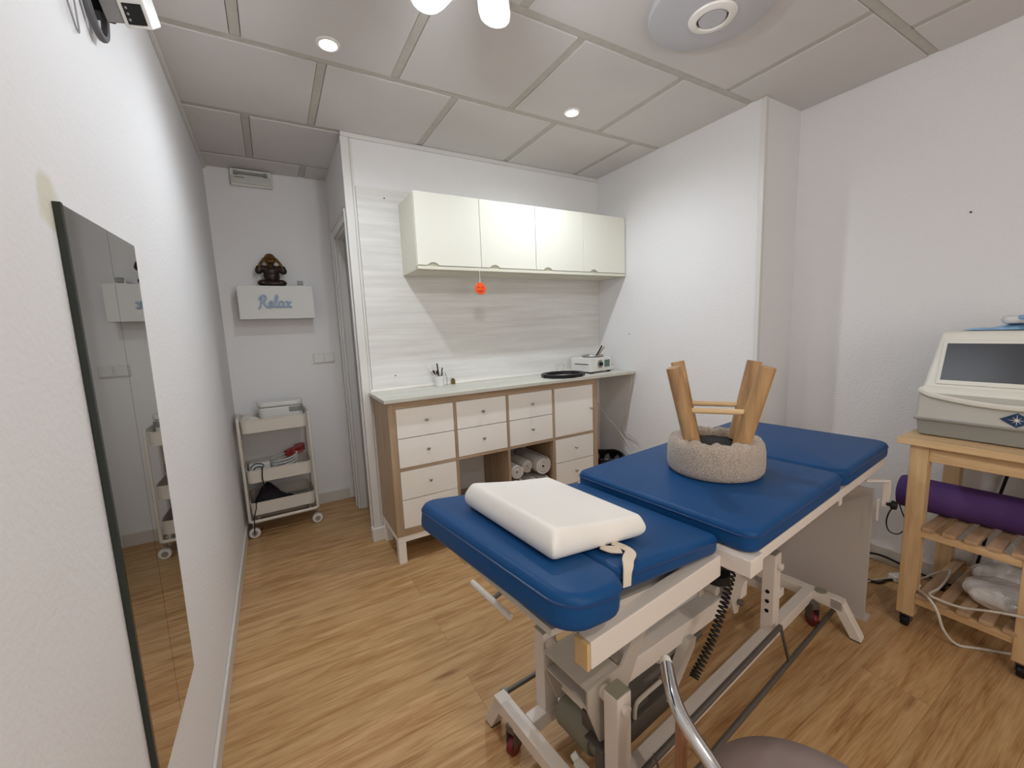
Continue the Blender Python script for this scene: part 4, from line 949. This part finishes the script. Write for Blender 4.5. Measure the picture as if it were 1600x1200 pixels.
# wooden leg standing behind the chrome tube
tag(finish(MB().box((.944, .505, 0), (.966, .524, .445), .004), 'wooden_post', wood('reddish_wood', '#8d6347', '#a4775a', 2), origin=(.955, .515, 0)), 'thin reddish wooden post beside the taupe seat and chrome tube', 'post')

# ------------------------------------------------------------------ wooden trolley at the right
t = thing('wooden_trolley', (2.68, .3, 0), 'birch wood trolley with slatted shelves against the right wall', 'trolley')
RX0, RX1 = 2.425, 2.900; RY1 = .597; RY0 = -.02
finish(MB().box((2.405, RY0 - .05, .776), (2.925, .634, .803), .003), 'table_top', BIRCHY, t)
LEGS = [(RX0, RY1 - .054), (RX1 - .054, RY1 - .054), (RX0, .230), (RX1 - .054, .230)]
for (x, y) in LEGS:
    finish(MB().box((x, y, .058), (x + .052, y + .054, .776), .003), 'leg', BIRCH, t)
    cx_, cy_ = x + .028, y + .027; m = MB()
    m.cyl((cx_, cy_, .045), (cx_, cy_, .06), .012, n=12); m.box((cx_ - .018, cy_ - .018, .020), (cx_ + .012, cy_ - .014, .052), .002).box((cx_ - .018, cy_ + .014, .020), (cx_ + .012, cy_ + .018, .052), .002).box((cx_ - .018, cy_ - .018, .046), (cx_ + .014, cy_ + .018, .053), .002)
    c_ = finish(m, 'caster', DSTEEL, t); finish(MB().cyl((cx_ - .006, cy_ - .012, .0225), (cx_ - .006, cy_ + .012, .0225), .022, n=24, bev=.003), 'wheel', DARKP, c_)
for x_ in (RX0 + .012, RX1 - .034): finish(MB().box((x_, .10, .715), (x_ + .022, RY1 - .054, .776), .002), 'apron', BIRCHY, t)
finish(MB().box((RX0 + .05, RY1 - .04, .715), (RX1 - .05, RY1 - .018, .776), .002), 'apron', BIRCHX, t)
for z in (.405, .118):
    finish(MB().box((RX0 + .004, .20, z), (RX0 + .026, RY1 - .054, z + .030), .002), 'shelf_rail', BIRCHY, t)
    finish(MB().box((RX1 - .026, .20, z), (RX1 - .004, RY1 - .054, z + .030), .002), 'shelf_rail', BIRCHY, t)
    for k in range(6):
        y = .506 - k * .058
        finish(MB().box((RX0 - .002, y, z + .030), (RX1 - .002, y + .036, z + .046), .002), 'slat', BIRCHX, t)
# purple mat
t = thing('purple_yoga_mat', (2.63, .4, .451), 'rolled purple exercise mat lying on the middle shelf of the wooden trolley', 'exercise mat')
Mm = Matrix.Translation((2.612, .672, .520)) @ Matrix.Rotation(math.radians(3), 4, 'Z') @ Matrix.Rotation(PI / 2, 4, 'X')
m = MB(); m.lathe([(0, 0), (.05, 0), (.064, .004), (.068, .014), (.068, .60), (.06, .606), (0, .606)], n=48, M=None)
bmesh.ops.transform(m.bm, matrix=Mm, verts=m.bm.verts); finish(m, 'roll', PURPLE, t)
finish(MB().tube([(2.59, .668, .457), (2.585, .690, .415), (2.59, .700, .36), (2.60, .69, .318), (2.61, .66, .315), (2.62, .64, .36), (2.62, .66, .42), (2.61, .668, .456)], .0026, 6, smooth=6), 'carry_cord', DARKP, t)
# bags
def bag(c, r, lab, seed, rz=0):
    random.seed(seed); b = bmesh.new(); bmesh.ops.create_icosphere(b, subdivisions=4, radius=1)
    ph = [random.uniform(0, 6.3) for _ in range(8)]
    for v in b.verts:
        n_ = v.co.copy(); k = 1 + .05 * math.sin(7 * n_.x + ph[0]) * math.sin(5 * n_.y + ph[1]) + .025 * math.sin(13 * n_.x + ph[2] + 3 * n_.y) + .012 * math.sin(26 * n_.x + 21 * n_.z + ph[3])
        sg = lambda q, e: math.copysign(abs(q) ** e, q)
        v.co = Vector((sg(n_.x, .8) * r[0], sg(n_.y, .8) * r[1], n_.z * r[2])) * k
    zmin = min(v.co.z for v in b.verts)
    for v in b.verts: v.co.z = max(v.co.z, zmin * .8)
    m = MB(); m._merge(b, 0, Matrix.Translation((c[0], c[1], c[2] - zmin * .8)) @ Matrix.Rotation(rz, 4, 'Z'))
    tag(finish(m, 'plastic_bag', BAG, origin=c, angle=180), lab, 'bag', 'plastic bags on the lowest trolley shelf')
bag((2.588, .315, .164), (.093, .130, .050), 'larger clear plastic bag at the front of the lowest trolley shelf', 3)
bag((2.765, .345, .164), (.072, .115, .046), 'smaller clear plastic bag at the back of the lowest trolley shelf', 5)
# machine
t = thing('treatment_machine', (2.66, .35, .803), 'off-white treatment machine with a dark screen on the wooden trolley', 'machine')
MY1, MY0 = .612, .085
def xsec(z0, z1, xf0, xf1, y_in0, y_in1, mm_, nm, bev=.008, xb=2.86):
    b = bmesh.new()
    lo = [(xf0, MY0 + y_in0), (xf0, MY1 - y_in0), (xb, MY1 - y_in0), (xb, MY0 + y_in0)]; hi = [(xf1, MY0 + y_in1), (xf1, MY1 - y_in1), (xb, MY1 - y_in1), (xb, MY0 + y_in1)]
    A = [b.verts.new((x, y, z0)) for x, y in lo]; B = [b.verts.new((x, y, z1)) for x, y in hi]
    for k in range(4): b.faces.new((A[k], A[(k + 1) % 4], B[(k + 1) % 4], B[k]))
    b.faces.new(A[::-1]); b.faces.new(B); bmesh.ops.recalc_face_normals(b, faces=b.faces)
    if bev: bmesh.ops.bevel(b, geom=b.edges[:], offset=bev, segments=3, profile=.5, affect='EDGES')
    m = MB(); m._merge(b); return finish(m, nm, mm_, t)
xsec(.806, .870, 2.500, 2.492, .012, .006, MACHD, 'base_tray', .006)
xsec(.864, .985, 2.486, 2.494, .002, .006, MACHG, 'lower_body', .010)
xsec(.868, .878, 2.482, 2.482, -.001, -.001, MACHD, 'rim', .004)
xsec(.972, 1.004, 2.489, 2.506, .003, .010, MACHW, 'shoulder', .012)
hood = xsec(.992, 1.212, 2.506, 2.585, .010, .034, MACHW, 'hood', .014)
# screen on the sloping front of the hood
sl = math.atan2(2.585 - 2.506, 1.212 - .992)
SM_ = Matrix.Translation((2.5065, MY1 - .04, .992)) @ Matrix.Rotation(sl, 4, 'Y') @ Matrix.Rotation(PI, 4, 'Z') @ Matrix.Identity(4)
# local: x out of the face, y along -Y, z up the slope
SM_ = Matrix.Translation((2.506, 0, .992)) @ Matrix.Rotation(sl, 4, 'Y')
finish(MB().box((-.005, .145, .020), (.004, .566, .200), .004, M=SM_), 'screen_frame', MACHW, t)
finish(MB().box((-.006, .158, .037), (-.0045, .553, .184), .001, M=SM_), 'screen', SCREEN, t)
# ridge curve
m = MB(); m.tube([(2.486, .604, .99), (2.482, .57, .972), (2.481, .50, .958), (2.481, .42, .949), (2.481, .34, .947), (2.482, .2, .956), (2.486, .1, .985)], .010, 8, smooth=8, flat=.5); finish(m, 'ridge', MACHW, t)
# emblem: blue diamond with a white star
LM = Matrix.Translation((2.4865, .345, .905)) @ Matrix(((0, 0, -1, 0), (-1, 0, 0, 0), (0, 1, 0, 0), (0, 0, 0, 1)))
lg = finish(MB().prism([(-.040, 0), (0, -.026), (.040, 0), (0, .026)], 0, .0015, M=LM), 'emblem', LOGO, t)
b = MB(); star = []
for k in range(16):
    a = 2 * PI * k / 16; r_ = (.022 if k % 4 == 0 else .016) if k % 2 == 0 else .0035
    star.append((r_ * math.cos(a), r_ * math.sin(a)))
b.prism(star, .0015, .0022, M=LM); finish(b, 'star', MACHW, lg)
# wrapper on the machine
b = bmesh.new(); G1, G2 = 26, 14; vs = {}
for i in range(G1):
    for j in range(G2):
        u_, v_ = i / (G1 - 1), j / (G2 - 1); e_ = math.sin(PI * u_) ** .5 * math.sin(PI * v_) ** .5
        vs[i, j] = b.verts.new((2.63 + .13 * v_, .53 - .30 * u_, 1.2145 + e_ * (.018 + .006 * math.sin(15 * u_ + 3 * v_) + .004 * math.sin(31 * u_ * v_ + 2)) * (.5 + .8 * u_)))
for i in range(G1 - 1):
    for j in range(G2 - 1): b.faces.new((vs[i, j], vs[i, j + 1], vs[i + 1, j + 1], vs[i + 1, j]))
m = MB(); m._merge(b); o = finish(m, 'blue_wrapper', PACKB, origin=(2.7, .4, 1.213)); sd = o.modifiers.new('s', 'SOLIDIFY'); sd.thickness = .002; sd.offset = -1
tag(o, 'crumpled blue and white wrapper lying flat on top of the machine', 'wrapper')
m = MB(); m.prism(rrect(-.055, -.13, .055, .13, .04, 5), 0, .030, .013); bmesh.ops.transform(m.bm, matrix=Matrix.Translation((2.70, .315, 1.236)) @ Matrix.Rotation(.1, 4, 'Z'), verts=m.bm.verts)
t2 = thing('wipes_packet', (2.70, .315, 1.238), 'soft white packet with a blue label on top of the wrapper', 'packet')
finish(m, 'packet', PACKW, t2)
m = MB(); m.prism(rrect(-.0555, -.10, .03, .09, .01, 3), .008, .0312, .010); bmesh.ops.transform(m.bm, matrix=Matrix.Translation((2.699, .315, 1.236)) @ Matrix.Rotation(.1, 4, 'Z'), verts=m.bm.verts); finish(m, 'label', PACKB, t2)
tag(finish(MB().tube([(2.625, .372, 1.216), (2.625, .368, 1.25), (2.63, .35, 1.28), (2.632, .30, 1.298), (2.632, .20, 1.285), (2.635, .13, 1.216)], .004, 8, smooth=8), 'black_lead', DARKP, origin=(2.63, .3, 1.214)), 'black lead arching over the top of the machine', 'cable')
# cables on the floor and wall
tag(finish(MB().tube([(2.90, .93, .006), (2.905, .82, .045), (2.91, .70, .03), (2.91, .62, .02), (2.905, .50, .04), (2.915, .47, .20), (2.915, .44, .45), (2.905, .40, .70), (2.90, .37, .85)], .0055, 8, smooth=8), 'black_power_cord', DARKP, origin=(2.9, .7, .006)), 'black power cord along the skirting board and up behind the trolley', 'cord')
tag(finish(MB().tube([(2.55, .96, .006), (2.66, .85, .006), (2.68, .76, .006), (2.70, .735, .006), (2.745, .728, .006), (2.78, .705, .010)], .0055, 8, smooth=8), 'black_extension_cord', DARKP, origin=(2.68, .76, 0)), 'short black cord running to the plug left of the trolley', 'cord')
t = thing('cream_plug', (2.80, .70, 0), 'cream plug connector lying on the floor beside the trolley leg', 'plug')
finish(MB().box((-.035, -.022, .002), (.035, .022, .030), .006, M=Matrix.Rotation(-.5, 4, 'Z')), 'body', MACHW, t, True)
tag(finish(MB().tube([(2.49, .82, .006), (2.62, .785, .006), (2.75, .735, .008), (2.82, .66, .01), (2.72, .52, .175), (2.55, .50, .172), (2.418, .50, .19), (2.41, .47, .185), (2.408, .41, .19), (2.40, .33, .225), (2.395, .25, .25), (2.39, .15, .26)], .0042, 8, smooth=8), 'white_cable', CABLEW, origin=(2.6, .5, .006)), 'white cable crossing in front of the lowest trolley shelf', 'cable')
tag(finish(MB().tube([(2.50, .55, .170), (2.45, .54, .172), (2.408, .50, .178), (2.40, .47, .14), (2.41, .45, .07), (2.45, .42, .012), (2.50, .37, .006), (2.55, .31, .006), (2.60, .26, .006), (2.62, .18, .006), (2.60, .08, .006)], .0048, 8, smooth=8), 'white_floor_cable', CABLEW, origin=(2.5, .4, .006)), 'thicker white cable drooping from the trolley onto the floor', 'cable')
# small mark on the right wall
tag(finish(MB().cyl((XR2 - .002, .612, 1.71), (XR2, .612, 1.71), .004, n=12), 'wall_plug_hole', DARKP, origin=(XR2, .612, 1.71)), 'tiny dark screw hole high on the bare right wall', 'hole')
